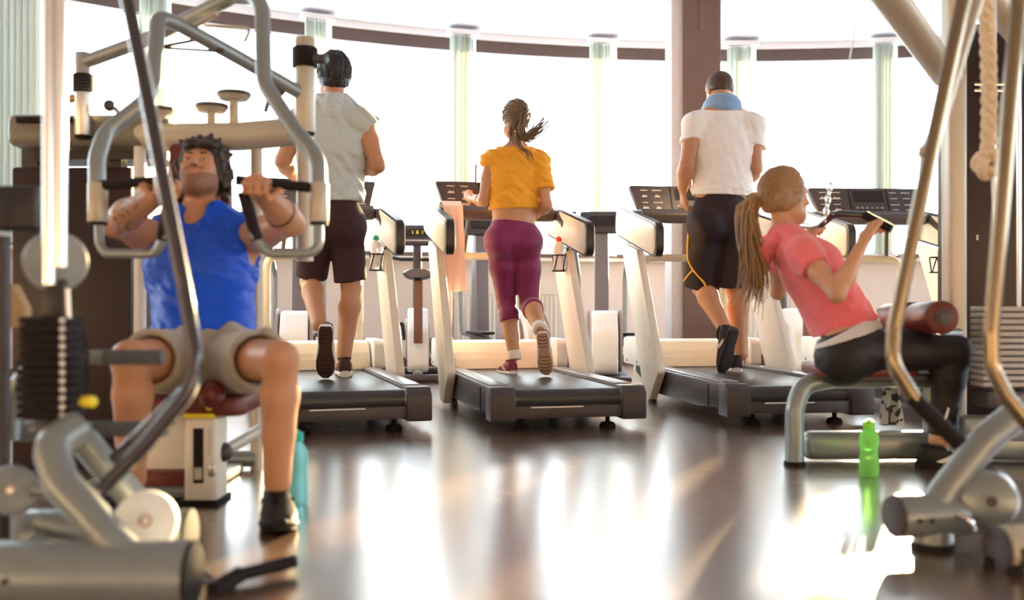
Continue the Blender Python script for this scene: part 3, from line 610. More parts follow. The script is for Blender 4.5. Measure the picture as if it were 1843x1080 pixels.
b = B(); box(b, (xr_+.16, 2.45, zt_+.02), (.50,.28,.07), None, .01); frp('top_beam', b, m_paint)
b = B(); box(b, (xr_+.36, 2.55, zt_/2), (.07,.07,zt_), None, .01); frp('rear_post', b, m_paint)
ec = Vector((P(1612,930,2.42).x, 2.42, P(1612,930,2.42).z)); r0 = .052
b = B(); cyl(b, ec, ec+Vector((.235,.05,0)), r0, None, 28, .004); bs = frp('base_tube', b, m_paint)
b = B(); cyl(b, ec-Vector((.008,.0017,0)), ec, r0*.98, r0*1.01, 28, .003); frp('end_cap', b, m_dark, bs)
for dx in (.040, .068): b = B(); q0 = ec+Vector((dx, -r0+.002, .0)); cyl(b, q0, q0-YA*.003, .006, None, 10); frp('bolt_hole', b, m_black, bs)
ft = on_floor(1679, 2.45)
b = B(); cyl(b, ft+ZA*.012, ft+ZA*.085, .048, .044, 24); ff = frp('foot', b, m_paint)
b = B(); cyl(b, ft, ft+ZA*.016, .055, .053, 24); frp('rubber_foot', b, m_black, ff)
b = B(); tube(b, [ec+Vector((.10,.02,.01)), P(1700,885,2.45), P(1775,790,2.46), P(1835,742,2.48), P(1930,715,2.5)], .0375, 18, .10, 8); frp('frame_tube', b, m_paint)
b = B(); cyl(b, P(1766,893,2.52), P(1772,895,2.46), .078, None, 36, .008); frp('backing_disc', b, m_dark2)
b = B(); lathe(b, P(1776,898,2.45), (P(1782,899,2.37)-P(1776,898,2.45)), [(0,.072), (.03,.072), (.05,.062), (.062,.035), (.064,.001)], 32); dsc = frp('round_cover', b, m_paint)
b = B(); cyl(b, P(1785,903,2.385), P(1785,903,2.377), .013, None, 16); frp('hub_bolt', b, m_dark, dsc)
b = B(); tube(b, Q((1722,925,2.4),(1745,935,2.38),(1752,955,2.38)), .008, 8, .02); frp('latch', b, m_chrome)
e2 = Vector((P(1797,990,2.25).x, 2.25, P(1797,990,2.25).z))
b = B(); cyl(b, e2, e2+Vector((.35,.06,0)), .056, None, 28, .004); b2_ = frp('base_tube', b, m_paint_w)
b = B(); cyl(b, e2-Vector((.008,.001,0)), e2, .055, .057, 28, .003); frp('end_cap', b, m_dark, b2_)
for px, d in ((1786,2.27), (1830,2.2)): b = B(); q0 = on_floor(px, d); cyl(b, q0, q0+ZA*.022, .020, .016, 14); frp('levelling_foot', b, m_black)
for px, d in ((1786,2.27), (1830,2.2)): b = B(); q0 = on_floor(px+14, d); cyl(b, q0+ZA*.02, q0+ZA*.06, .010, None, 10); frp('foot_stem', b, m_dark)
rope = thing('climbing_rope', 'thick cream rope ending in a knot before the maroon weight housing', 'rope', P(1780,300,2.9))
m_rope = mat('cream_cotton_rope', (.70,.56,.40), .95, 0, .15, 90, .3, 200)
for ph in (0, 2.09, 4.19):
    b = B(); pts = []
    for k in range(-192, 60):
        y = -40+k*5.6; c = P(1770+6*math.sin(max(k, 0)*.05)+max(k, 0)*.12, y, 2.9); a = ph+k*.55; pts.append(c+Vector((math.cos(a)*.0115, math.sin(a)*.0115, 0)))
    tube(b, pts, .0125, 8); obj('rope_strand', b, m_rope, rope)
b = B(); c = P(1779,296,2.9); tube(b, [c+Vector((.026*math.cos(a)*(1+.25*math.cos(1.5*a)), .020*math.sin(1.5*a), .026*math.sin(a)*(1+.25*math.cos(1.5*a)))) for a in [i*math.pi/12 for i in range(49)]], .0165, 10); obj('knot', b, m_rope, rope)
b = B(); tube(b, Q((1787,312,2.9),(1793,430,2.9),(1791,560,2.9)), .006, 8); obj('tail_cord', b, m_white, rope)

b = B(); rs_ = []
for k in range(9):                                    # patterned cloth hanging from the rear of the bench
    z = P(1600, 692+k*9.2, 3.95).z; rs_.append([Vector((P(1605-k*.8+j*(3.6+k*.25)-14, 700, 3.95).x, 3.95+.010*math.sin(j*1.6+k*.3)+o, z)) for o, js in ((0, range(9)), (.005, range(8, -1, -1))) for j in js])
rings(b, rs_)
def checked():
    m = bpy.data.materials.new('grey_black_patterned_cloth'); m.use_nodes = True; nt = m.node_tree; L = nt.links.new
    tc = nt.nodes.new('ShaderNodeTexCoord'); mp = nt.nodes.new('ShaderNodeMapping'); mp.inputs['Rotation'].default_value = (0, .7, 0); L(tc.outputs['Object'], mp.inputs['Vector'])
    vo = nt.nodes.new('ShaderNodeTexVoronoi'); vo.inputs['Scale'].default_value = 38; L(mp.outputs['Vector'], vo.inputs['Vector'])
    rp = nt.nodes.new('ShaderNodeValToRGB'); rp.color_ramp.interpolation = 'CONSTANT'; rp.color_ramp.elements[0].color = (.02,.018,.022,1); rp.color_ramp.elements[1].position = .45; rp.color_ramp.elements[1].color = (.30,.28,.29,1)
    L(vo.outputs['Color'], rp.inputs['Fac']); L(rp.outputs['Color'], nt.nodes['Principled BSDF'].inputs['Base Color']); nt.nodes['Principled BSDF'].inputs['Roughness'].default_value = .9
    return m
lone('patterned_cloth', b, checked(), 'grey and black patterned cloth hanging below the bench seat', 'cloth', base=P(1600,766,3.95))
# ------------------------------------------------------------------ cardio machines between the treadmills and the windows
def exercise_bike(label, loc, rz, seat_m):
    t = thing('exercise_bike', label, 'exercise bike', loc, math.radians(rz), 'upright bikes behind the treadmills')
    def part(n, b, m, par=None): return obj(n, b, m, par or t, world=False)
    for y in (-.45, .50):
        b = B(); tube(b, [(-.26,y,.035), (.26,y,.035)], .033, 12); part('foot_bar', b, m_dark)
    b = B(); tube(b, [(0,-.45,.05), (0,.50,.05)], .04, 12); part('base_beam', b, m_paint)
    b = B(); prism(b, rounded([(-.22,.06), (.46,.06), (.50,.30), (.36,.56), (.10,.58), (-.12,.40)], .10), (0,0,0), YA, ZA, XA, .17, .02); hb = part('housing', b, m_white)
    for s in (-1, 1):
        b = B(); cyl(b, (s*.086,.16,.32), (s*.10,.16,.32), .17, None, 32, .006); part('crank_disc', b, m_paint_w, hb)
        b = B(); tube(b, [(s*.11,.16,.32), (s*.125,.16+s*.10,.32-s*.13)], .016, 10); part('crank_arm', b, m_dark, hb)
        b = B(); box(b, (s*.17,.16+s*.10,.32-s*.13), (.10,.10,.03), None, .006); part('pedal', b, m_dark2, hb)
    b = B(); prism(b, [(-.30,.30), (-.18,.30), (-.22,.80), (-.29,.80)], (0,0,0), YA, ZA, XA, .07, .008); part('seat_post', b, mat('brown_post', (.17,.075,.05), .5))
    b = B(); t2 = [(-.37,.10), (-.33,.125), (-.24,.11), (-.10,.035), (-.04,.025)]
    rings(b, [[Vector((w*math.cos(a), y, .835+.035*math.sin(a)+(.02 if y < -.3 else 0))) for a in [i*math.pi/7 for i in range(14)]] for y, w in t2]); part('saddle', b, seat_m)
    b = B(); tube(b, [(0,.40,.45), (0,.46,.85), (0,.44,1.12)], .038, 12, .2); part('mast', b, m_dark)
    b = B(); tube(b, [(-.20,.22,1.10), (-.25,.36,1.02), (-.14,.46,1.0), (.14,.46,1.0), (.25,.36,1.02), (.20,.22,1.10)], .017, 10, .06); part('handlebar', b, m_dark2)
    R = RX(-25); c = Vector((0,.44,1.20)); b = B(); prism(b, rounded([(-.15,-.09), (.15,-.09), (.15,.07), (.10,.10), (-.10,.10), (-.15,.07)], .03), c, XA, R @ ZA, R @ YA, .05, .01); con = part('console', b, m_dark)
    n = R @ -YA; b = B(); box(b, c+n*.027+(R @ ZA)*.02, (.20,.004,.07), R); part('display', b, m_screen, con)
    for x in (-.04, .0, .045): b = B(); box(b, c+n*.031+(R @ ZA)*.02+XA*x, (.008 if x else .02,.003,.035), R); part('digit', b, mat('yellow_digit', (.8,.6,.05), .5), con)
    b = B(); box(b, c+n*.03-(R @ ZA)*.06, (.22,.004,.016), R); part('key_row', b, m_print, con)
    return t
m_saddle = mat('grey_saddle_vinyl', (.10,.09,.10), .4, 0, .1)
def gx(px, d): return (px-CX)/F*d
exercise_bike('white exercise bike between the first and second treadmills', (gx(752,8.1), 8.1, 0), 6, m_saddle)
exercise_bike('white exercise bike behind the pink-shirted woman\'s back', (gx(1438,7.9), 7.9, 0), 2, mat('blue_saddle_vinyl', (.08,.16,.34), .45))
def elliptical(label, loc, rz):
    t = thing('elliptical_trainer', label, 'elliptical trainer', loc, math.radians(rz), 'elliptical trainers behind the treadmills')
    def part(n, b, m, par=None): return obj(n, b, m, par or t, world=False)
    b = B(); box(b, (0,0,.045), (.40,1.5,.05), None, .02); part('base', b, m_dark)
    b = B(); prism(b, rounded([(-.70,.07), (-.10,.07), (-.10,.40), (-.22,.56), (-.55,.56), (-.72,.40)], .12), (0,0,0), YA, ZA, XA, .20, .02); part('rear_housing', b, m_white)
    for s in (-1, 1):
        b = B(); cyl(b, (s*.112,-.40,.33), (s*.135,-.40,.33), .25, None, 36, .008); wd = part('flywheel_disc', b, mat('mauve_disc', (.34,.26,.26), .5))
        b = B(); cyl(b, (s*.135,-.40,.33), (s*.15,-.40,.33), .05, None, 18, .004); part('hub', b, m_dark, wd)
        b = B(); tube(b, [(s*.17,-.30,.30), (s*.19,.45,.36)], .020, 10); tr = part('track_arm', b, m_paint)
        b = B(); box(b, (s*.19,.05,.37), (.13,.36,.03), None, .012); part('foot_plate', b, m_dark2, tr)
        b = B(); tube(b, [(s*.20,.45,.36), (s*.20,.50,.85), (s*.24,.34,1.15), (s*.24,.30,1.38)], .019, 12, .12); part('swing_arm', b, m_paint)
        b = B(); tube(b, [(s*.24,.338,1.16), (s*.24,.30,1.40)], .023, 12); part('grip', b, m_black)
    b = B(); prism(b, [(.42,.07), (.62,.07), (.56,1.25), (.47,1.25)], (0,0,0), YA, ZA, XA, .12, .012); part('mast', b, mat('slate_mast', (.20,.18,.20), .5))
    R = RX(-22); c = Vector((0,.49,1.32)); b = B(); prism(b, rounded([(-.17,-.10), (.17,-.10), (.19,.10), (-.19,.10)], .03), c, XA, R @ ZA, R @ YA, .05, .01); con = part('console', b, m_dark)
    b = B(); box(b, c+(R @ -YA)*.027, (.22,.004,.10), R); part('display', b, m_screen, con)
    return t
elliptical('elliptical trainer with tall slate mast behind the grey-hooded runner', (gx(535,7.8), 7.8, 0), 10)
elliptical('elliptical trainer between the second treadmill and the third one', (gx(1085,8.1), 8.1, 0), -4)
elliptical('elliptical trainer behind the orange-topped runner\'s legs', (gx(905,8.4), 8.4, 0), 24)

# ------------------------------------------------------------------ bottles, towels, phone
def bottle(name, base, h, r, m_b, m_c, label, waist=.86, ridges=False):
    base = Vector(base); t = thing(name, label, 'bottle', base)
    prof = [(0,r*.86), (.006,r*.97), (.02,r), (h*.30,r), (h*.40,r*waist), (h*.50,r*waist), (h*.60,r), (h*.70,r*.98), (h*.79,r*.72), (h*.84,r*.46), (h*.86,r*.44)]
    b = B(); lathe(b, base, ZA, prof, 28); obj('bottle_body', b, m_b, t)
    b = B(); lathe(b, base, ZA, [(h*.85,r*.56), (h*.86,r*.60), (h*.955,r*.58), (h*.97,r*.50)], 24); cp = obj('cap', b, m_c, t)
    b = B(); lathe(b, base, ZA, [(h*.965,r*.30), (h,r*.26), (h*1.002,r*.2)], 16); obj('spout', b, m_c, cp)
    b = B(); lathe(b, base, ZA, [(h*.455,r*waist*1.005), (h*.46,r*waist*1.03), (h*.465,r*waist*1.005)], 28); obj('rib', b, m_b, t)
    return t
def clear(name, col, a=1): 
    m = mat(name, col, .22, 0, .03, 20, trans=.4, ior=1.15); return m
m_gb = clear('green_tinted_plastic', (.36,.95,.24), 1); m_gc = mat('lime_cap', (.30,.85,.05), .4)
m_bb = clear('aqua_tinted_plastic', (.30,.82,.88), 1); m_bc = mat('teal_cap', (.02,.50,.45), .4)
bottle('water_bottle', on_floor(1564,3.48), .200, .0345, m_gb, m_gc, 'lime green water bottle standing on the floor before the bench')
bottle('water_bottle', on_floor(534,2.98), .225, .034, m_bb, m_bc, 'aqua water bottle standing on the floor behind the black shoe', .95)
bottle('water_bottle', tm_point(2,.345,1.50,.825), .215, .034, clear('clear_plastic', (.9,.86,.84), 1), mat('red_cap', (.75,.10,.05), .4), 'clear red-capped bottle in the cage beside the orange-topped runner', .97)
bottle('water_bottle', tm_point(1,.345,1.50,.825), .215, .034, clear('clear_plastic', ()), mat('sea_green_cap', (.05,.40,.32), .4), 'clear green-capped bottle in the cage beside the grey-hooded runner', .97)
m_towel = mat('pale_peach_terry', (.82,.66,.58), .95, 0, .06, 200, .3, 260, sheen=.4)
prof = [(1.875,1.02), (1.868,1.10), (1.860,1.20), (1.845,1.250), (1.80,1.268), (1.72,1.262), (1.655,1.235), (1.632,1.18), (1.625,1.08), (1.622,.98), (1.620,.88), (1.618,.78), (1.616,.70)]
NW = 17; ringsl = []
for k, (y, z) in enumerate(prof):                     # terry cloth folded over the cross bar
    ny, nz = (1, 0) if k < 3 else ((0, 1) if k < 6 else (-1, 0)); row = []
    for side in (0, 1):
        for j in (range(NW) if side == 0 else range(NW-1, -1, -1)):
            w = j/(NW-1); f = (.010*math.sin(w*15+.3*k)+.004*math.sin(w*37))*min(1, max(0, k-6)*.5); o = .008*side
            row.append(tm_point(2, -.375+.125*w+(.012*(k-7) if k > 7 else 0)*(w-.4)*.6, y+ny*(.006+o)-abs(ny)*f*1.0, z+nz*(.004+o)-(.012*math.sin(w*3) if k == 12 else 0)))
    ringsl.append(row)
b = B(); rings(b, ringsl); lone('towel', b, m_towel, 'pale peach towel hung over the second treadmill\'s cross bar', 'towel', base=tm_point(2,-.31,1.62,.70))
b = B(); c = tm_point(2,-.135,1.80,1.46); box(b, c, (.012,.008,.14), RX(-15), .003); lone('phone', b, m_dark2, 'dark phone propped upright on the second treadmill\'s console', 'phone', base=c)
# ------------------------------------------------------------------ smooth bodies: blended solids turned into one continuous surface
def V3(p): return np.array(p, dtype=np.float64)
def nrm(v): v = V3(v); return v/np.linalg.norm(v)
def seg(a, b, ra, rb=None, n=None, ka=1., kb=None, k=.02, op='u', cuts=(), tag=None):
    return dict(t='seg', a=V3(a), b=V3(b), ra=ra, rb=ra if rb is None else rb, n=None if n is None else nrm(n), ka=ka, kb=ka if kb is None else kb, k=k, op=op, cuts=list(cuts), tag=tag)
def ell(c, r, ax=None, k=.02, op='u', cuts=(), tag=None):
    ax = np.eye(3) if ax is None else np.array([nrm(v) for v in ax])
    return dict(t='ell', c=V3(c), r=V3(r), ax=ax, k=k, op=op, cuts=list(cuts), tag=tag)
def cut(p, n): return dict(t='plane', c=V3(p), n=nrm(n), op='i', k=.004, cuts=[])     # removes the side n points to
def disp(f): return dict(t='disp', f=f, op='d', k=0, cuts=[])
def fat(prims, e, tags=None):
    out = []
    for p in prims:
        if tags and p.get('tag') not in tags: continue
        q = dict(p); q['cuts'] = list(p['cuts'])
        if q['t'] == 'seg': q['ra'] += e; q['rb'] += e
        elif q['t'] == 'ell': q['r'] = q['r']+e
        out.append(q)
    return out
def _dist(p, X):
    if p['t'] == 'seg':
        ba = p['b']-p['a']; L = max(ba@ba, 1e-9); q = X-p['a']; t = np.clip(q@ba/L, 0, 1)
        q = q-t[:, None]*ba; r = p['ra']+(p['rb']-p['ra'])*t; l2 = (q*q).sum(1)
        if p['n'] is not None:
            kk = p['ka']+(p['kb']-p['ka'])*t; qn = q@p['n']; l2 = l2+(1/kk**2-1)*qn*qn
            d = (np.sqrt(np.maximum(l2, 1e-12))-r)*(.5+.5*kk)
        else: d = np.sqrt(np.maximum(l2, 1e-12))-r
    elif p['t'] == 'ell':
        q = (X-p['c'])@p['ax'].T; k0 = np.sqrt(((q/p['r'])**2).sum(1)); k1 = np.sqrt(((q/p['r']**2)**2).sum(1))
        d = k0*(k0-1)/np.maximum(k1, 1e-9)
    else: d = (X-p['c'])@p['n']
    for c, n in p['cuts']: d = np.maximum(d, (X-V3(c))@nrm(n))
    return d
def _apply(p, D, d):
    k = max(p['k'], 1e-5); op = p['op']
    if op == 'u':
        h = np.maximum(k-np.abs(D-d), 0)/k; return np.minimum(D, d)-h*h*k*.25
    d = -d if op == 's' else d
    h = np.maximum(k-np.abs(D-d), 0)/k; return np.maximum(D, d)+h*h*k*.25
def solid(prims, vox, N=8):
    lo = np.full(3, 1e9); hi = -lo
    for p in prims:
        if p['op'] != 'u': continue
        if p['t'] == 'seg':
            r = max(p['ra'], p['rb']); lo = np.minimum(lo, np.minimum(p['a'], p['b'])-r); hi = np.maximum(hi, np.maximum(p['a'], p['b'])+r)
        else: r = p['r'].max(); lo = np.minimum(lo, p['c']-r); hi = np.maximum(hi, p['c']+r)
    pad = vox*5+.012; lo -= pad; hi += pad; S = vox*N
    nb = np.ceil((hi-lo)/S).astype(int); R = S*.87
    g = np.stack(np.meshgrid(*[np.arange(n) for n in nb], indexing='ij'), -1).reshape(-1, 3)
    C = lo+(g+.5)*S-vox*.5; D = np.full(len(C), 1.0); pd = []
    for p in prims:
        if p['op'] == 'd': pd.append(None); continue
        d = _dist(p, C); pd.append(d); D = _apply(p, D, d)
    act = np.abs(D) < R*1.9+.02; ga = g[act]
    off = np.stack(np.meshgrid(*[np.arange(N)]*3, indexing='ij'), -1).reshape(-1, 3)
    A = lo+(ga[:, None, :]*N+off[None])*vox; nA = len(ga); V = np.full((nA, N**3), 1.0)
    for p, d in zip(prims, pd):
        if p['op'] == 'd':
            X = A.reshape(-1, 3); V += p['f'](X).reshape(nA, -1); continue
        da = d[act]; m = (da < R*2.2+p['k']) if p['op'] in 'us' else np.ones(nA, bool)
        if not m.any(): continue
        V[m] = _apply(p, V[m], _dist(p, A[m].reshape(-1, 3)).reshape(m.sum(), -1))
    G = np.empty((nb[0], N, nb[1], N, nb[2], N), np.float32)
    G[:] = np.sign(D).reshape(nb)[:, None, :, None, :, None]*.5
    G[ga[:, 0], :, ga[:, 1], :, ga[:, 2], :] = V.reshape(nA, N, N, N)
    G = G.reshape(nb*N); I = G < 0
    s = sum(I[i:i-1 or None, j:j-1 or None, k:k-1 or None].astype(np.uint8) for i in (0, 1) for j in (0, 1) for k in (0, 1)) if False else None
    nx, ny, nz = G.shape; s = np.zeros((nx-1, ny-1, nz-1), np.uint8)
    for i in (0, 1):
        for j in (0, 1):
            for k in (0, 1): s += I[i:nx-1+i, j:ny-1+j, k:nz-1+k]
    cells = np.argwhere((s > 0) & (s < 8)); M = len(cells); idx = np.full(s.shape, -1, np.int32); idx[tuple(cells.T)] = np.arange(M)
    cor = [(i, j, k) for i in (0, 1) for j in (0, 1) for k in (0, 1)]
    cv = np.stack([G[cells[:, 0]+i, cells[:, 1]+j, cells[:, 2]+k] for i, j, k in cor], 1)
    acc = np.zeros((M, 3)); cnt = np.zeros(M)
    for a in range(8):
        for b2 in range(a+1, 8):
            da = np.array(cor[b2])-np.array(cor[a])
            if np.abs(da).sum() != 1: continue
            va, vb = cv[:, a], cv[:, b2]; m = (va < 0) != (vb < 0)
            t = va[m]/(va[m]-vb[m]); acc[m] += np.array(cor[a])+t[:, None]*da; cnt[m] += 1
    verts = lo+(cells+acc/cnt[:, None])*vox
    faces = []
    for ax in range(3):
        sl0 = [slice(None)]*3; sl1 = [slice(None)]*3; sl0[ax] = slice(0, -1); sl1[ax] = slice(1, None)
        e = np.argwhere(I[tuple(sl0)] != I[tuple(sl1)]); u, w = (ax+1) % 3, (ax+2) % 3
        e = e[(e[:, u] > 0) & (e[:, w] > 0) & (e[:, u] < G.shape[u]-1) & (e[:, w] < G.shape[w]-1)]
        ins = I[tuple(e.T)]
        du = np.eye(3, dtype=int)[u]; dw = np.eye(3, dtype=int)[w]
        q = np.stack([idx[tuple((e-du-dw).T)], idx[tuple((e-dw).T)], idx[tuple(e.T)], idx[tuple((e-du).T)]], 1)
        q[~ins] = q[~ins][:, ::-1]; faces.append(q)
    return verts, np.concatenate(faces)
def skin_obj(name, prims, vox, mats, parent, pick=None, label=None, smooth=1):
    v, f = solid(prims, vox)
    for _ in range(smooth):                           # light relaxation of the voxel steps
        acc = np.zeros_like(v); c = np.zeros(len(v))
        for i in range(4):
            np.add.at(acc, f[:, i], v[f[:, (i+1) % 4]]+v[f[:, (i+3) % 4]]); np.add.at(c, f[:, i], 2)
        v = v*.5+.5*acc/np.maximum(c, 1)[:, None]
    Mi = np.array(_W[parent].inverted()) if parent is not None else np.eye(4)
    vl = v@Mi[:3, :3].T+Mi[:3, 3]
    me = bpy.data.meshes.new(name)
    me.vertices.add(len(vl)); me.vertices.foreach_set('co', vl.astype(np.float32).ravel())
    me.loops.add(f.size); me.loops.foreach_set('vertex_index', f.astype(np.int32).ravel())
    me.polygons.add(len(f)); me.polygons.foreach_set('loop_start', np.arange(0, f.size, 4, dtype=np.int32))
    try: me.polygons.foreach_set('loop_total', np.full(len(f), 4, np.int32))
    except Exception: pass
    me.polygons.foreach_set('use_smooth', np.ones(len(f), bool))
    for m in (mats if isinstance(mats, (list, tuple)) else [mats]): me.materials.append(m)
    if pick is not None: me.polygons.foreach_set('material_index', pick(v[f].mean(1)).astype(np.int32))
    me.update(calc_edges=True); me.validate()
    o = bpy.data.objects.new(name, me); COL.objects.link(o)
    if parent is not None: o.parent = parent
    _W[o] = _W[parent].copy() if parent is not None else Matrix.Identity(4)
    if label: o['label'] = label
    return o
def wrinkles(amp, seed, freq=30., d=(0, 0, 1), n=5):
    """fold pattern: warped waves that run mostly across direction d"""
    freq *= 2.6
    r = np.random.RandomState(seed); W = [(r.normal(size=3)*.45+V3(d)*r.choice((-1, 1)), r.uniform(.5, 1.6)*freq, r.uniform(0, 6)) for _ in range(n)]
    U = [(r.normal(size=3), r.uniform(.25, .5)*freq, r.uniform(0, 6)) for _ in range(3)]
    def f(X):
        w = sum(np.sin(X@(a*q)+p) for a, q, p in U)*.5
        s = sum(np.sin(X@(a*q)+p+w*1.3)*(.6+.4*np.sin(X@(a[::-1]*q*.4)+p*2)) for a, q, p in W)
        s = np.where(s > 0, s*.8, s*1.0)
        return s*amp/n-amp*.22
    return f

# ------------------------------------------------------------------ people
m_skin = mat('tanned_skin', (.50,.245,.135), .45, 0, .05, 14, .03, 300, sss=.12)
m_skin_f = mat('light_skin', (.58,.31,.18), .45, 0, .05, 14, .03, 300, sss=.12)
m_stubble = mat('stubbled_skin', (.25,.125,.075), .6, 0, .25, 260, .10, 500)
m_lip = mat('lips', (.50,.19,.15), .4, 0, .05)
m_ink = mat('tattoo_skin', (.20,.12,.10), .5, 0, .3, 60)
m_eye = mat('eye_white', (.75,.72,.68), .2, 0, .02)
m_iris = mat('dark_iris', (.05,.03,.02), .2, 0, .02)
m_hair_d = mat('dark_brown_hair', (.030,.016,.012), .42, 0, .35, 40, .3, 160, stretch=(1,1,3))
m_hair_k = mat('black_hair', (.016,.012,.014), .38, 0, .35, 40, .3, 160)
m_hair_b = mat('brown_hair', (.075,.038,.022), .45, 0, .3, 60, .3, 160)
m_hair_l = mat('honey_brown_hair', (.33,.19,.09), .45, 0, .25, 70, .3, 220, stretch=(2,2,.5))
m_hair_a = mat('ash_brown_hair', (.20,.12,.07), .45, 0, .25, 70, .3, 220, stretch=(2,2,.5))

def hand(wr, d, pn, side, curl, s=1., spread=.0, tcurl=.5):
    """palm, four bent fingers of different length and a thumb off the side of the palm"""
    d, pn = nrm(d), nrm(pn); pn = nrm(pn-d*(d@pn)); ac = np.cross(d, pn)*side; out = []
    wr = V3(wr)
    out.append(seg(wr+d*.012*s, wr+d*.080*s, .031*s, .038*s, pn, .62, .42, k=.018, tag='hand'))
    for j, (L, w) in enumerate([(.074, .029), (.082, .0095), (.076, -.0105), (.060, -.029)]):
        p = wr+d*(.088-abs(j-1)*.004)*s+ac*w*s; dd = nrm(d+ac*spread*(1.5-j)*.12)
        a = curl*.55
        for q, (fr, rr) in enumerate([(.46, .0092), (.31, .0085), (.25, .0078)]):
            v = nrm(dd*math.cos(a)+pn*math.sin(a)); e = p+v*L*fr*s
            out.append(seg(p, e, rr*s, rr*.93*s, k=.006, tag='hand')); p = e; a += curl
    p = wr+d*.026*s+ac*.026*s; v1 = nrm(d*.62+ac*.72+pn*.35); v2 = nrm(d*(.85-tcurl*.3)+ac*(.25-tcurl*.7)+pn*(.25+tcurl*.6))
    e = p+v1*.042*s; out.append(seg(p, e, .0145*s, .0115*s, k=.010, tag='hand'))
    e2 = e+v2*.034*s; out.append(seg(e, e2, .0108*s, .0098*s, k=.006, tag='hand')); out.append(seg(e2, e2+v2*.022*s, .0098*s, .008*s, k=.005, tag='hand'))
    return out
def head_prims(c, f, u, s=1., ears=True, fem=False):
    c, f, u = V3(c), nrm(f), nrm(u); u = nrm(u-f*(u@f)); r = np.cross(f, u); ax = [r, f, u]
    q = lambda a, b, e: c+(r*a+f*b+u*e)*s
    P_ = [ell(q(0,-.014,.020), V3((.076,.095,.096))*s, ax, tag='head'),
          ell(q(0,.026,-.035), V3((.061,.068,.083))*s, ax, k=.03, tag='head'),
          ell(q(0,.052,-.082), V3((.034,.036,.032))*s*(.9 if fem else 1), ax, k=.03, tag='head'),
          seg(q(-.046,.02,-.070), q(0,.060,-.088), .028*s, .024*s, k=.025, tag='head'), seg(q(.046,.02,-.070), q(0,.060,-.088), .028*s, .024*s, k=.025, tag='head'),
          seg(q(-.034,.074,.022), q(.034,.074,.022), .016*s, k=.02, tag='head'),
          ell(q(-.036,.066,-.022), V3((.024,.020,.020))*s, ax, k=.015, tag='head'), ell(q(.036,.066,-.022), V3((.024,.020,.020))*s, ax, k=.015, tag='head'),
          ell(q(-.031,.100,.002), V3((.020,.017,.013))*s, ax, k=.012, op='s', tag='head'), ell(q(.031,.100,.002), V3((.020,.017,.013))*s, ax, k=.012, op='s', tag='head'),
          seg(q(0,.088,.012), q(0,.108,-.026), .0075*s, .0115*s, k=.010, tag='head'), ell(q(0,.106,-.030), V3((.017,.011,.009))*s, ax, k=.006, tag='head'),
          seg(q(-.017,.088,-.053), q(.017,.088,-.053), .0065*s, k=.005, tag='head'), seg(q(-.014,.087,-.064), q(.014,.087,-.064), .0075*s, k=.005, tag='head')]
    if ears:
        for sg in (-1, 1): P_ += [ell(q(sg*.078,-.012,-.004), V3((.010,.020,.032))*s, [r, nrm(f-u*.2), u], k=.006, tag='head'), ell(q(sg*.086,-.008,.0), V3((.007,.011,.018))*s, ax, k=.004, op='s', tag='head')]
    return P_, q, ax
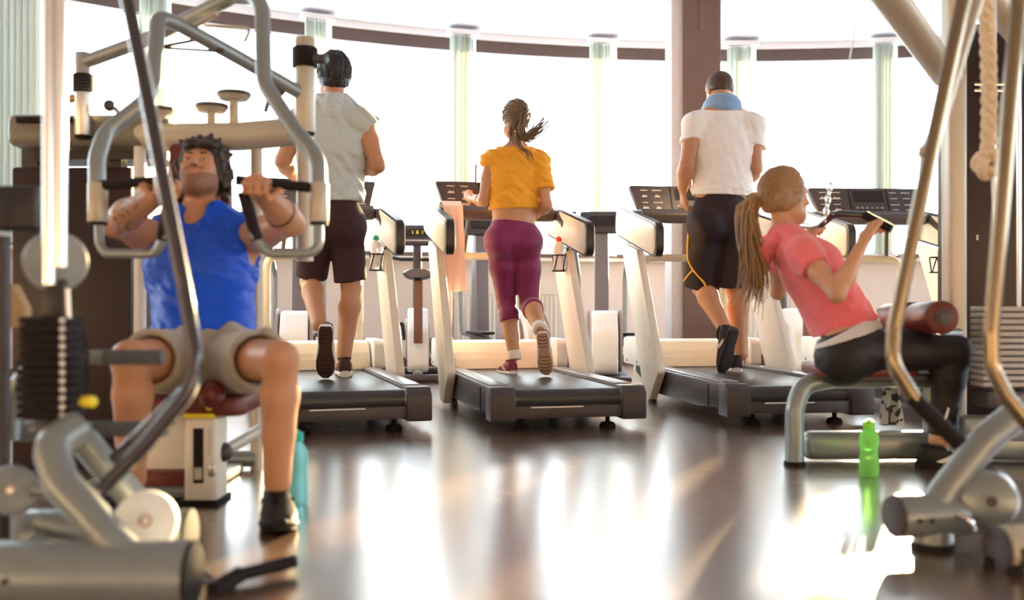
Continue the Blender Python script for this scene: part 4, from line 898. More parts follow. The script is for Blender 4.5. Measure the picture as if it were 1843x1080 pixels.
def body_prims(J, S):
    """J: joints in world metres; S: girths"""
    g = lambda n: V3(J[n]); cf, pf = nrm(J['cf']), nrm(J['pf']); P_ = []
    sh = (g('shL')+g('shR'))/2; hipc = (g('hipL')+g('hipR'))/2; xs = nrm(g('shR')-g('shL')); xh = nrm(g('hipR')-g('hipL'))
    P_ += [seg(g('pelvis'), g('waist'), S['hip'], S['waist'], pf, .70, .72, k=.03, tag='torso'),
           seg(g('waist'), g('chest'), S['waist'], S['chest'], cf, .72, .68, k=.05, tag='torso'),
           seg(g('chest'), sh*.8+g('neck')*.2, S['chest'], S['chest']*.80, cf, .68, .55, k=.05, tag='torso')]
    for sd in 'LR':
        s_, e_, w_ = g('sh'+sd), g('el'+sd), g('wr'+sd); hp, kn, an = g('hip'+sd), g('knee'+sd), g('ank'+sd)
        P_ += [seg(g('neck')*.85+sh*.15, s_*.8+g('neck')*.2, S['neck']*.80, S['arm']*.85, k=.05, tag='torso'),
               ell(s_, V3((1,1,1))*S['arm']*1.18, k=.035, tag='torso'),
               ell(hp-pf*S['hip']*.32-V3((0,0,.02)), V3((1,1,1.05))*S['glute'], k=.05, tag='hips'),
               ell(g('chest')*.55+s_*.45+cf*S['chest']*.34-V3((0,0,.02)), V3((1,1,.8))*S['pec'], k=.05, tag='torso')]
        # arms
        up = s_*.55+e_*.45
        P_ += [seg(s_, up, S['arm'], S['arm']*.98, k=.03, tag='uarm'+sd), seg(up, e_, S['arm']*.98, S['arm']*.76, k=.02, tag='uarm'+sd)]
        fm = e_*.70+w_*.30
        P_ += [seg(e_, fm, S['arm']*.76, S['arm']*.86, k=.02, tag='farm'+sd), seg(fm, w_, S['arm']*.86, S['arm']*.54, k=.02, tag='farm'+sd)]
        # legs
        th = hp*.55+kn*.45
        P_ += [seg(hp, th, S['thigh'], S['thigh']*.90, k=.03, tag='thigh'+sd), seg(th, kn, S['thigh']*.90, S['knee'], k=.03, tag='thigh'+sd)]
        kf = nrm(J['kf'+sd]); ax = nrm(an-kn); back = -nrm(kf-ax*(kf@ax)); cm = kn*.70+an*.30+back*S['calf']*.42; cl = kn*.38+an*.62+back*S['calf']*.14
        P_ += [seg(kn, kn*.7+an*.3, S['knee']*.93, S['calf']*.86, k=.02, tag='shank'+sd), seg(kn*.7+an*.3, an, S['calf']*.86, S['ankle'], k=.02, tag='shank'+sd),
               seg(kn*.90+an*.10+back*S['knee']*.25, cm, S['calf']*.62, S['calf']*.84, k=.025, tag='shank'+sd), seg(cm, cl, S['calf']*.84, S['ankle']*1.12, k=.03, tag='shank'+sd),
               seg(cl, an, S['ankle']*1.08, S['ankle']*.92, k=.02, tag='shank'+sd)]
        if 'toe'+sd in J: P_ += [seg(an, an*.4+g('toe'+sd)*.6, S['ankle']*.95, S['ankle']*.8, k=.02, tag='foot'+sd)]
    P_ += [seg(g('neck')-V3((0,0,.01)), g('neck')*.35+g('head')*.65-nrm(J['hf'])*.018, S['neck'], S['neck']*.92, k=.03, tag='neck'),
           seg(g('hipL'), g('hipR'), S['hip']*.72, k=.04, n=pf, ka=.95, tag='hips')]
    return P_
MAN = dict(hip=.158, waist=.142, chest=.172, neck=.062, arm=.053, glute=.098, pec=.080, thigh=.088, knee=.060, calf=.062, ankle=.038)
WOMAN = dict(hip=.150, waist=.112, chest=.138, neck=.047, arm=.040, glute=.098, pec=.066, thigh=.082, knee=.053, calf=.055, ankle=.034)
def scaled(S, **k):
    o = dict(S); o.update(k); return o

def shoe(parent, heel, d, up, L, m_up, m_sole, m_acc, name='shoe', tall=.10, m_out=None):
    """running shoe; heel: point under the heel, d: towards the toe, up: away from the sole"""
    heel, d, up = Vector(heel), Vector(d).normalized(), Vector(up).normalized(); up = (up-d*up.dot(d)).normalized(); r = d.cross(up)
    st = [(0,.026,.075), (.03,.032,.098), (.12,.036,tall+.004), (.24,.037,tall-.004), (.36,.038,.088), (.50,.042,.070), (.66,.047,.056), (.80,.046,.046), (.92,.036,.038), (.98,.020,.030)]
    def ring(s, w, z0, z1, n=14):
        out = []
        for i in range(n):
            a = 2*math.pi*i/n; cx, cz = math.cos(a), math.sin(a)
            x = math.copysign(abs(cx)**.6, cx)*w*(1-.30*max(cz, 0)*(1 if s < .5 else .3)); z = (z0+z1)/2+math.copysign(abs(cz)**.6, cz)*(z1-z0)/2
            out.append(heel+d*(s*L)+r*x+up*z)
        return out
    k = L/.28
    b = B(); rings(b, [ring(s, w*k, .016*k, h*k) for s, w, h in st]); o = obj(name, b, m_up, parent)
    def lift(s): return .018*max(0, (s-.72)/.28)**2
    b = B(); rings(b, [ring(s, (w+.004)*k, (0+lift(s))*k, (.028+lift(s)*.6+(.006 if s < .3 else 0))*k) for s, w, h in [(-.015,.024,0)]+st+[(1.01,.014,0)]]); so_ = obj('sole', b, m_sole, o)
    wst = lambda s: 1-.20*math.exp(-((s-.42)/.15)**2)
    b = B(); rings(b, [ring(s, (w+.001)*k*wst(s), (-.006+lift(s))*k, (.004+lift(s))*k) for s, w, h in [(-.005,.022,0)]+st+[(1.0,.012,0)]]); out_ = obj('outsole', b, m_out or m_sole, so_)
    b = B()
    for s in () if not m_out else (.06, .14, .22, .30, .54, .62, .70, .78, .86):
        w = np.interp(s, [q[0] for q in st], [q[1] for q in st])*k*.8*wst(s); p = heel+d*(s*L)+up*(-.0065+lift(s))*k
        tube(b, [p-r*w, p+d*.006*k, p+r*w], .0022*k, 5)
    if m_out: obj('tread_groove', b, m_black, out_)['kind'] = 'stuff'
    else: b.free()
    b = B()
    for s in (.40, .47, .54, .61):
        h = np.interp(s, [q[0] for q in st], [q[2] for q in st])*k; w = .024*k
        tube(b, [heel+d*(s*L)+r*-w+up*(h-.008*k), heel+d*((s+.02)*L)+up*(h+.003), heel+d*(s*L)+r*w+up*(h-.008*k)], .0032*k, 6)
    obj('laces', b, m_acc, o)
    for sg in (-1, 1):
        b = B(); q = []
        for s, hh in ((.22,.034), (.36,.052), (.46,.066), (.52,.060), (.44,.040), (.30,.028)):
            w = np.interp(s, [a[0] for a in st], [a[1] for a in st])*k*1.02; q.append(heel+d*(s*L)+r*sg*w+up*hh*k)
        qv = [b.verts.new(p) for p in q]+[b.verts.new(p-r*sg*.004) for p in q]; n = len(q); b.faces.new(qv[:n]); b.faces.new(qv[n:][::-1])
        for i in range(n): b.faces.new((qv[i], qv[(i+1) % n], qv[n+(i+1) % n], qv[n+i]))
        obj('side_stripe', b, m_acc, o)
    b = B(); tube(b, [heel+d*(.20*L)+up*(tall-.004)*k+(d*math.cos(a)*.045+r*math.sin(a)*.029)*k-up*math.cos(a)*.004 for a in [i*math.pi/8 for i in range(17)]], .0075*k, 8); obj('collar', b, m_up, o)
    return o
def strand_tail(name, parent, paths, r0, m, seed, n=26, spread=.02):
    """a tail of hair made of many tapering locks that follow the given guide line"""
    rnd = random.Random(seed); b = B(); g = [Vector(p) for p in paths]; L = len(g)
    for i in range(n):
        o = Vector([rnd.gauss(0, 1) for _ in range(3)])*spread*.5; o2 = Vector([rnd.gauss(0, 1) for _ in range(3)])*spread
        pts = []
        cutt = rnd.uniform(.75, 1.0)
        for k in range(13):
            u = k/12*cutt*(L-1); j = min(int(u), L-2); w = u-j
            p0, p1, p2, p3 = g[max(j-1, 0)], g[j], g[j+1], g[min(j+2, L-1)]
            q = .5*((2*p1)+(p2-p0)*w+(2*p0-5*p1+4*p2-p3)*w*w+(3*p1-p0-3*p2+p3)*w**3)
            f = k/12; pts.append(q+o*min(1, f*4)*(1-f*.3)+o2*f*f+Vector((rnd.gauss(0, 1), rnd.gauss(0, 1), rnd.gauss(0, 1)))*.0015)
        tube(b, pts, r0*rnd.uniform(.7, 1.2), 6, rb=.0012)
    return obj(name, b, m, parent, autos=80)
def eyes(q, s, root, ax, ups=1.):
    R = Matrix([list(ax[0]), list(ax[1]), list(ax[2])]).transposed()
    for sg in (-1, 1):
        b = B(); ball(b, q(sg*.031,.0725,.001), .0130*s, None, 14, 10); e = obj('eye', b, m_eye, root)
        b = B(); ball(b, q(sg*.031,.0795,.000), .0068*s, None, 12, 8); obj('iris', b, m_iris, e)
        b = B(); tube(b, [q(sg*.012,.092,.021), q(sg*.030,.091,.027), q(sg*.050,.078,.021)], .0045*s, 6); obj('eyebrow', b, m_hair_d, root)
        b = B(); tube(b, [q(sg*.013,.082,.006), q(sg*.030,.0860,.0085), q(sg*.048,.078,.005)], .0058*s, 8); obj('eyelid', b, m_skin, e)
def hair_cap(q, ax, s, thick, hairline=.06, low=-.05):
    f, u = ax[1], ax[2]
    return [ell(q(0,-.014,.022), (V3((.078,.097,.098))+thick)*s, ax, tag='hair'),
            ell(q(0,-.045,-.035), V3((.064,.050,.060))*s, ax, k=.03, tag='hair'),
            ell(q(0,.092,-.040), V3((.078,.070,.098))*s, ax, k=.02, op='s'),
            dict(cut(q(0,-.02,low), -u+f*.25), k=.02)]

def hair_locks(q, s, starts, target, parent, m, r=.0055, lift=.010, seed=1, jit=.05, n=9, name='hair_locks', cen=(0,-.014,.022), rad=(.078,.097,.098)):
    """thin locks combed over the scalp from each start direction to the target direction"""
    rnd = random.Random(seed); b = B(); rad = V3(rad); cen = V3(cen); t = nrm(target)
    for st in starts:
        a = nrm(st); e = nrm(t+V3([rnd.gauss(0, 1) for _ in range(3)])*jit); pts = []; l0 = lift+rnd.uniform(-.003, .004)
        for k in range(n):
            w = k/(n-1); v = nrm(a*(1-w)+e*w+V3((0, 0, 0))); p = cen+v*(rad+l0+.004*math.sin(w*math.pi)+rnd.gauss(0, .0012)); pts.append(Vector(q(*p)))
        tube(b, pts, r*rnd.uniform(.7, 1.15)*s, 6, rb=r*.45*s)
    return obj(name, b, m, parent, autos=80)
def knee_front(J, sd): return V3(J['kf'+sd])
def joints(**k):
    J = {}
    for n, v in k.items():
        J[n] = V3(v) if n in ('cf','pf','hf','hu','kfL','kfR') else V3(P(*v))
    return J
def person_root(label, J, group=None, base=None):
    b = base if base is not None else (J['ankL']+J['ankR'])/2
    return thing('person', label, 'person', Vector(b))

# ---- runner in the grey hooded top (left treadmill)
fd = V3((-.284,.959,0))
J = joints(pelvis=(596,392,5.70), waist=(597,342,5.72), chest=(600,268,5.74), neck=(600,192,5.77), head=(601,141,5.80),
    hipL=(572,404,5.70), hipR=(622,404,5.72), shL=(541,221,5.72), shR=(655,224,5.76), elL=(509,290,5.66), elR=(680,298,5.70), wrL=(533,322,5.88), wrR=(650,308,5.92),
    kneeL=(559,508,5.80), kneeR=(632,514,5.76), ankL=(574,584,5.44), ankR=(619,642,5.70), cf=fd, pf=fd, hf=V3((-.35,.93,.02)), hu=(0,0,1), kfL=fd, kfR=fd)
root = person_root('man in grey hooded sleeveless top and dark shorts running on a treadmill', J, base=P(619, 672, 5.70)*1.0)
S = scaled(MAN, arm=.056, calf=.066)
bp = body_prims(J, S); hp, q, ax = head_prims(J['head'], J['hf'], J['hu'], 1.02)
hd = hand(J['wrL'], V3((.25,.9,.15)), V3((1,0,-.2)), 1, 1.1)+hand(J['wrR'], V3((-.55,.8,.15)), V3((-1,-.3,-.1)), -1, 1.1)
skin_obj('body', bp+hp+hd, .0055, m_skin, root)
m_greytop = mat('heather_grey_jersey', (.50,.54,.53), .85, 0, .12, 160, .15, 350, sheen=.3)
dn = V3((0,0,-1)); hem = V3(P(596, 365, 5.72))
top = fat(bp, .020, ('torso',))+fat(bp, .026, ('hips',))
top += [seg(J['waist']+V3((0,0,-.16)), J['waist'], S['hip']+.018, S['waist']+.03, fd, .72, .74, k=.03), disp(wrinkles(.024, 3, 24, (.35,.1,.9))), cut(hem, (.05,0,-1))]
for sd, sg in (('L',-1), ('R',1)):
    top.append(seg(J['sh'+sd]+V3((sg*.062,0,-.05)), J['sh'+sd]+V3((sg*.16,0,-.07)), .070, .085, k=.012, op='s'))
top.append(seg(J['neck']+V3((0,0,.06)), J['neck']+V3((0,0,.2)), .062, .09, k=.01, op='s'))
sh_ = skin_obj('hooded_top', top, .0065, m_greytop, root)
hood = [seg(J['neck']+V3((-.055,.0,.015)), J['neck']+V3((0,-.085,-.035)), .034, .040, k=.03), seg(J['neck']+V3((.055,.0,.015)), J['neck']+V3((0,-.085,-.035)), .034, .040, k=.03),
        seg(J['neck']+V3((0,-.085,-.02)), J['neck']+V3((0,-.10,-.11)), .042, .030, k=.04), ell(J['neck']+V3((0,-.07,.0)), (.075,.05,.04), k=.03), disp(wrinkles(.016, 8, 30, (.4,0,1))),
        seg(J['neck']+V3((0,.02,-.06)), J['neck']+V3((0,.02,.2)), .050, .056, k=.01, op='s')]
skin_obj('hood', hood, .006, m_greytop, sh_)
m_shorts_d = mat('dark_plum_shorts', (.040,.014,.018), .8, 0, .1, 60, .1, 300)
def shorts(name, J, S, fr, extra, m, root, seed, waistz=None, vox=.0065, amp=.008, flare=.012, tuck=.05):
    pr = fat(bp, extra*.7, ('hips',))+[seg(J['pelvis'], J['waist'], S['hip']+extra*.6, S['waist']+extra*.15, J['pf'], .74, .74, k=.03)]
    for sd in 'LR':
        h, k_ = J['hip'+sd], J['knee'+sd]; dr = nrm(k_-h); e = h+(k_-h)*fr[sd]
        pr.append(seg(h, e+dr*.03, S['thigh']+extra, S['thigh']*.86+extra+flare, k=.03, cuts=[(e, dr)]))
    pr.append(disp(wrinkles(amp, seed, 16, (.7,0,.5))))
    for sd in 'LR':
        h, k_ = J['hip'+sd], J['knee'+sd]; dr = nrm(k_-h); e = h+(k_-h)*fr[sd]
        pr.append(seg(e-dr*.03, e+dr*.12, S['thigh']*.86+extra+flare-.016, S['thigh']*.86+extra+flare-.010, k=.004, op='s'))
    pr.append(cut(waistz if waistz is not None else J['waist'], J['waist']-J['pelvis']))
    return skin_obj(name, pr, vox, m, root)
shorts('shorts', J, S, dict(L=.90, R=.92), .010, m_shorts_d, root, 4, flare=.006)
m_shoe_d = mat('dark_brown_mesh', (.06,.025,.02), .7, 0, .2, 120, .15, 400); m_sole_d = mat('dark_rubber_sole', (.055,.022,.018), .6, 0, .1); m_sole_w = mat('white_foam_sole', (.75,.70,.64), .6, 0, .05); m_lace = mat('pale_laces', (.70,.62,.52), .7)
m_lace_r = mat('orange_red_trim', (.62,.16,.08), .6)
shoe(root, P(621,679,5.56), V3((-.2,1,.0)), (0,-.02,1), .30, m_shoe_d, m_sole_w, m_lace_r, m_out=m_sole_d)
shoe(root, P(586,588,5.33), V3((-.06,.28,-1)), V3((-.10,.96,.27)), .30, m_shoe_d, m_sole_w, m_lace, m_out=m_sole_d)
hc = hair_cap(q, ax, 1.02, .014, low=-.05)+[ell(q(0,-.03,.07), (.085,.095,.075), k=.03), disp(wrinkles(.008, 9, 60, (.6,.3,0)))]
hr = skin_obj('hair', hc, .005, m_hair_k, root)
r_ = random.Random(4); ends = []
for i in range(210):
    a = r_.uniform(-2.3, 2.3); e = r_.uniform(-.62, -.25) if abs(a) < 1.3 else r_.uniform(-.35, .1); ends.append((math.sin(a)*math.cos(e), -math.cos(a)*math.cos(e), math.sin(e)))
b = B()
for v in ends:
    v = nrm(v); c_ = nrm((.12, -.25, 1)); pts = []; k0 = r_.uniform(.05, .55); ll = r_.uniform(.016, .030)
    for k in range(8):
        w = k0+(1-k0)*k/7; d_ = nrm(c_*(1-w)+v*w); pts.append(Vector(q(*(V3((0,-.016,.028))+d_*(V3((.078,.097,.100))+ll*(1-.55*w)+(.008 if k == 7 else 0))+V3([r_.gauss(0, .0015) for _ in range(3)])))))
    tube(b, pts, r_.uniform(.005, .008), 6, rb=.0015)
obj('hair_locks', b, m_hair_k, hr, autos=80)

# ---- runner in the orange top (middle treadmill)
fd = V3((-.21,.978,0))
J = joints(pelvis=(923,418,5.92), waist=(926,376,5.94), chest=(927,322,5.95), neck=(930,268,5.97), head=(928,216,6.0),
    hipL=(900,433,5.92), hipR=(947,433,5.94), shL=(884,290,5.94), shR=(972,294,5.96), elL=(870,362,5.90), elR=(984,370,5.88), wrL=(850,357,6.12), wrR=(966,386,6.06),
    kneeL=(911,541,6.0), kneeR=(953,548,5.98), ankL=(926,639,5.93), ankR=(971,590,5.64), cf=fd, pf=fd, hf=V3((-.35,.93,.05)), hu=(0,0,1), kfL=fd, kfR=fd)
root = person_root('woman in orange cropped top and purple leggings running on a treadmill', J, base=P(921, 676, 5.93))
S = scaled(WOMAN, thigh=.078, hip=.130, glute=.074, chest=.130, waist=.120); bp = body_prims(J, S); hp, q, ax = head_prims(J['head'], J['hf'], J['hu'], .93, fem=True)
hd = hand(J['wrL'], V3((-.5,.8,.35)), V3((1,.3,-.2)), 1, 1.25, .9)+hand(J['wrR'], V3((-.4,.9,.1)), V3((-1,-.2,-.1)), -1, 1.2, .9)
skin_obj('body', bp+hp+hd, .0055, m_skin_f, root)
m_orange = mat('orange_jersey', (.95,.42,.025), .8, 0, .06, 60, .12, 300, sheen=.2)
hem = V3(P(926, 377, 5.94)); top = fat(bp, .013, ('torso',))
for sd, fr in (('L', .10), ('R', .62)):
    s_, e_ = J['sh'+sd], J['el'+sd]; dr = nrm(e_-s_); e = s_+(e_-s_)*fr
    top.append(seg(s_, e+dr*.02, .056, .060 if fr > .3 else .055, k=.02, cuts=[(e, dr)]))
top += [seg(J['chest'], J['waist']+V3((0,0,-.03)), S['chest']+.012, S['waist']+.022, fd, .72, .76, k=.03), disp(wrinkles(.016, 5, 30, (.4,.1,1))), cut(hem, (.02,0,-1)), cut(J['neck']+V3((0,0,.015)), (0,-.15,1))]
skin_obj('cropped_top', top, .006, m_orange, root)
m_purple = mat('purple_stretch_fabric', (.22,.012,.10), .55, 0, .05, 40, .06, 300, sheen=.3)
def tights(name, J, S, fr, e, m, root, top_pt, seed, vox=.006, amp=.003):
    pr = fat(bp, e, ('hips',))+[seg(J['pelvis'], J['waist'], S['hip']+e, S['waist']+e, J['pf'], .72, .74, k=.03)]
    for sd in 'LR':
        pr += fat(bp, e, ('thigh'+sd,)); k_, a_ = J['knee'+sd], J['ank'+sd]; dr = nrm(a_-k_); ct = k_+(a_-k_)*fr[sd]
        for p in fat(bp, e, ('shank'+sd,)): p['cuts'] = [(ct, dr)]; pr.append(p)
    pr += [disp(wrinkles(amp, seed, 30, (.2,.2,1))), cut(top_pt, J['waist']-J['pelvis'])]
    return skin_obj(name, pr, vox, m, root)
tights('capri_leggings', J, S, dict(L=.36, R=.34), .005, m_purple, root, P(925, 402, 5.93), 6)
m_shoe_p = mat('berry_mesh', (.26,.035,.07), .7, 0, .2, 120, .15, 400); m_sole_t = mat('tan_rubber_sole', (.50,.33,.22), .6, 0, .08); m_sock = mat('white_sock', (.85,.80,.72), .9)
sh1 = shoe(root, P(924,676,5.84), V3((-.3,1,0)), (0,0,1), .25, m_shoe_p, m_sole_w, m_lace); sh2 = shoe(root, P(976,600,5.54), V3((.10,.30,-1)), V3((.12,.93,.30)), .255, m_shoe_p, m_sole_w, m_lace, m_out=m_sole_t)
for sd, s_ in (('L', sh1), ('R', sh2)):
    dr = nrm(J['ank'+sd]-J['knee'+sd]); b = B(); cyl(b, Vector(J['ank'+sd]-dr*.035), Vector(J['ank'+sd]+dr*.03), .040, .043, 18, .01); obj('sock', b, m_sock, root)
skin_obj('hair', hair_cap(q, ax, .93, .006, low=-.06)+[ell(q(0,-.105,.035), (.024,.024,.026), k=.015), disp(wrinkles(.003, 3, 50, (.5,.3,.4)))], .005, m_hair_a, root)
r_ = random.Random(6); sts = [(math.sin(a)*1.0, -math.cos(a)*1.0, r_.uniform(-.75, -.2) if abs(a) < 1.2 else r_.uniform(-.5, .9)) for a in [r_.uniform(-2.2, 2.2) for _ in range(150)]]+[(r_.gauss(0,.5), .55+r_.uniform(0,.2), .9) for _ in range(60)]
hair_locks(q, .93, sts, (.10,-1.0,.22), root, m_hair_a, .0050, .007, 7)
tb = Vector(q(.012,-.115,.035))
tl = strand_tail('ponytail', root, [tb, tb+Vector((.015,-.05,-.01)), P(940,232,5.80), P(945,250,5.82), P(957,243,5.82), P(972,232,5.84), P(992,212,5.86)], .0052, m_hair_a, 3, 80, .020)
b = B(); tube(b, [tb+Vector((math.cos(a)*.020, -.006, math.sin(a)*.022)) for a in [i*math.pi/6 for i in range(13)]], .007, 8); obj('hair_tie', b, m_hair_k, tl)
strand_tail('loose_lock', root, [tb+Vector((0,-.02,-.02)), P(932,232,5.82), P(936,262,5.82), P(950,275,5.80), P(956,292,5.82)], .0032, m_hair_a, 8, 22, .013)
strand_tail('loose_lock', root, [tb+Vector((0,-.02,-.02)), P(924,225,5.83), P(922,245,5.84), P(928,262,5.84)], .0036, m_hair_a, 9, 28, .015)

# ---- man in the white T-shirt (third treadmill)
fd = V3((-.10,.995,0))
J = joints(pelvis=(1298,390,6.18), waist=(1299,336,6.19), chest=(1302,268,6.22), neck=(1300,204,6.26), head=(1294,165,6.31),
    hipL=(1272,402,6.16), hipR=(1326,402,6.18), shL=(1251,225,6.20), shR=(1354,228,6.22), elL=(1236,298,6.12), elR=(1359,302,6.16), wrL=(1229,338,6.20), wrR=(1340,335,6.36),
    kneeL=(1262,516,6.28), kneeR=(1324,518,6.22), ankL=(1303,590,6.0), ankR=(1334,638,6.12), cf=nrm((-.10,.99,-.12)), pf=fd, hf=V3((-.22,.93,-.32)), hu=(0,.25,.96), kfL=fd, kfR=fd)
root = person_root('man in white T-shirt and black shorts with a blue towel round his neck', J, base=P(1330, 668, 6.12))
S = scaled(MAN, chest=.185, waist=.155, hip=.162, arm=.059, calf=.068, neck=.064, thigh=.094); bp = body_prims(J, S); hp, q, ax = head_prims(J['head'], J['hf'], J['hu'], 1.0)
hd = hand(J['wrL'], V3((.05,.10,-1)), V3((1,.2,0)), -1, .55)+hand(J['wrR'], V3((-.3,.9,-.2)), V3((-1,-.2,0)), -1, 1.0)
skin_obj('body', bp+hp+hd, .0055, m_skin, root)
m_whitetee = mat('white_cotton', (.86,.83,.82), .85, 0, .02, 60, .10, 300, sheen=.1)
hem = V3(P(1299, 354, 6.19)); top = fat(bp, .012, ('torso',))
for sd, fr in (('L', .42), ('R', .5)):
    s_, e_ = J['sh'+sd], J['el'+sd]; dr = nrm(e_-s_); e = s_+(e_-s_)*fr; top.append(seg(s_, e+dr*.02, .072, .070, k=.025, cuts=[(e, dr+V3((.25 if sd == 'L' else -.25, 0, 0)))]))
top += [seg(J['chest'], J['waist']+V3((0,0,-.08)), S['chest']+.008, S['hip']+.012, fd, .72, .78, k=.03), disp(lambda X, f1=wrinkles(.009, 11, 20, (.7,0,.5)), f2=wrinkles(.015, 12, 36, (.05,.05,1)), zz=J['waist'][2]: f1(X)+f2(X)*np.clip(1.2-(X[:, 2]-zz+.05)/.16, 0, 1)),
        cut(hem, (-.04,0,-1)), cut(J['neck']+V3((0,0,.03)), (0,-.3,1))]
skin_obj('t_shirt', top, .006, m_whitetee, root)
m_blackshorts = mat('black_sport_fabric', (.022,.010,.013), .75, 0, .1, 60, .1, 300)
so = shorts('shorts', J, S, dict(L=1.0, R=.99), .013, m_blackshorts, root, 14, flare=.014, amp=.010, waistz=J['waist'])
m_trim = mat('yellow_piping', (.80,.42,.03), .6)
def on_thigh(sd, u, ang, r): # point on the cloth round a thigh
    h, k_ = J['hip'+sd], J['knee'+sd]; dr = nrm(k_-h); x = nrm(np.cross(dr, V3((0,1,0)))); y = np.cross(dr, x); a = math.radians(ang)
    return Vector(h+(k_-h)*u+(x*math.cos(a)+y*math.sin(a))*r)
side = 180 if on_thigh('L', .5, 0, .1).x > on_thigh('L', .5, 90, .0).x else 0
bk = 90 if on_thigh('L', .5, 90, .1).y < on_thigh('L', .5, 270, .1).y else 270
b = B(); sg = (side+bk)/2 if abs(side-bk) < 181 else 315
tube(b, [on_thigh('L', u, side+(bk-side)*w if abs(bk-side) < 181 else side-(90)*w, r) for u, w, r in ((-.10,.15,.113), (.1,.12,.114), (.35,.10,.113), (.55,.22,.113), (.68,.50,.113), (.85,.95,.114), (.99,1.12,.116))], .007, 8); obj('piping', b, m_trim, so)
b = B(); tube(b, [on_thigh('L', u, side+(bk-side)*w if abs(bk-side) < 181 else side-(90)*w, r) for u, w, r in ((.70,.50,.113), (.80,.30,.113), (.92,.0,.114))], .006, 8); obj('piping', b, m_trim, so)
m_shoe_n = mat('navy_mesh', (.022,.016,.026), .7, 0, .2, 120, .15, 400); m_sole_n = mat('black_foam_sole', (.035,.025,.03), .6)
shoe(root, P(1326,672,6.02), V3((.12,1,0)), (0,0,1), .29, m_shoe_n, m_sole_w, m_sole_w); shoe(root, P(1322,594,5.90), V3((-.14,.42,-1)), V3((-.50,.80,.36)), .295, m_shoe_n, m_sole_n, m_lace, m_out=m_sole_n)
hc = hair_cap(q, ax, 1.0, .006, low=-.02)+[disp(wrinkles(.004, 21, 70, (.5,.3,.4)))]; skin_obj('hair', hc, .005, m_hair_b, root)
m_towel_b = mat('blue_terry', (.22,.38,.62), .95, 0, .08, 200, .3, 260, sheen=.4)
nk = J['neck']; tw = []
pth = [nk+V3((-.095,.12,-.14)), nk+V3((-.098,.04,-.01)), nk+V3((-.07,-.055,.045)), nk+V3((0,-.088,.055)), nk+V3((.07,-.05,.035)), nk+V3((.105,.03,-.03)), nk+V3((.10,.12,-.15))]
pv = [Vector(p) for p in pth]; fine = []
for k in range(31):
    u = k/30*(len(pv)-1); j = min(int(u), len(pv)-2); w = u-j; p0, p1, p2, p3 = pv[max(j-1, 0)], pv[j], pv[j+1], pv[min(j+2, len(pv)-1)]
    fine.append(V3(.5*((2*p1)+(p2-p0)*w+(2*p0-5*p1+4*p2-p3)*w*w+(3*p1-p0-3*p2+p3)*w**3)))
for a, b2 in zip(fine, fine[1:]):
    tn_ = nrm(b2-a); rd = ((a+b2)/2-nk-V3((0,.03,0)))*V3((1,1,0)); rd = nrm(rd-tn_*(rd@tn_)); upv = np.cross(tn_, rd)
    tw += [seg(a+upv*o_, b2+upv*o_, .021, .021, k=.02) for o_ in (-.028, -.009, .009, .026)]
tw.append(disp(wrinkles(.007, 31, 45, (.2,.2,1)))); 
o = skin_obj('neck_towel', tw, .006, m_towel_b, None); o.data.transform(Matrix.Translation(-Vector(nk))); o.location = nk; _W[o] = Matrix.Translation(Vector(nk)); tag(o, 'blue towel draped round the neck of the white-shirted man', 'towel')

# ---- seated woman in the pink top (right)
J = joints(pelvis=(1530,612,3.80), waist=(1511,566,3.80), chest=(1462,490,3.83), neck=(1413,428,3.86), head=(1413,354,3.88),
    hipL=(1545,622,3.90), hipR=(1536,630,3.70), shL=(1405,452,3.98), shR=(1447,456,3.70), elL=(1400,526,4.10), elR=(1507,530,3.56), wrL=(1447,440,4.12), wrR=(1557,428,3.62),
    kneeL=(1712,640,3.95), kneeR=(1722,634,3.68), ankL=(1702,790,3.98), ankR=(1690,792,3.70), cf=nrm((.86,.25,.45)), pf=nrm((.97,.1,.2)), hf=V3((.96,.26,.02)), hu=(-.05,0,1), kfL=(1,0,.1), kfR=(1,0,.1))
root = person_root('woman in pink T-shirt and black leggings seated pulling a cable bar', J, base=P(1690, 842, 3.72))
S = scaled(WOMAN, waist=.105, chest=.122, hip=.128, glute=.100, thigh=.078, knee=.055, arm=.037, pec=.055, neck=.044, calf=.052); bp = body_prims(J, S); hp, q, ax = head_prims(J['head'], J['hf'], J['hu'], .90, fem=True)
gripR = V3((1578,398,3.64)); hd = hand(J['wrR'], V3(P(1577,398,3.66))-J['wrR'], V3((.55,.2,-.7)), 1, 1.15, .92)+hand(J['wrL'], V3(P(1462,405,4.16))-J['wrL'], V3((.6,-.2,-.7)), -1, 1.15, .92)
skin_obj('body', bp+hp+hd, .005, m_skin_f, root)
m_pink = mat('coral_pink_jersey', (.83,.17,.19), .85, 0, .10, 200, .15, 350, sheen=.3)
ax_t = nrm(J['chest']-J['pelvis']); hemc = V3(P(1524, 590, 3.8)); top = fat(bp, .012, ('torso',))
for sd, fr in (('L', .40), ('R', .34)):
    s_, e_ = J['sh'+sd], J['el'+sd]; dr = nrm(e_-s_); e = s_+(e_-s_)*fr; top.append(seg(s_, e+dr*.02, .054, .052, k=.025, cuts=[(e, dr)]))
top += [seg(J['chest'], J['waist']*.35+J['pelvis']*.65, S['chest']+.010, S['hip']+.014, J['pf'], .74, .80, k=.03), disp(lambda X, f1=wrinkles(.011, 41, 24, (.5,.2,.6)), f2=wrinkles(.015, 42, 34, tuple(ax_t)), p0=hemc, a=ax_t: f1(X)+f2(X)*np.clip(1.1-((X-p0)@a)/.13, 0, 1)),
        cut(hemc, -ax_t+V3((-.10,0,-.25)))]
top += [seg(J['neck']+V3((.0,0,.02)), J['neck']+V3((.02,0,.15)), .050, .06, k=.012, op='s')]
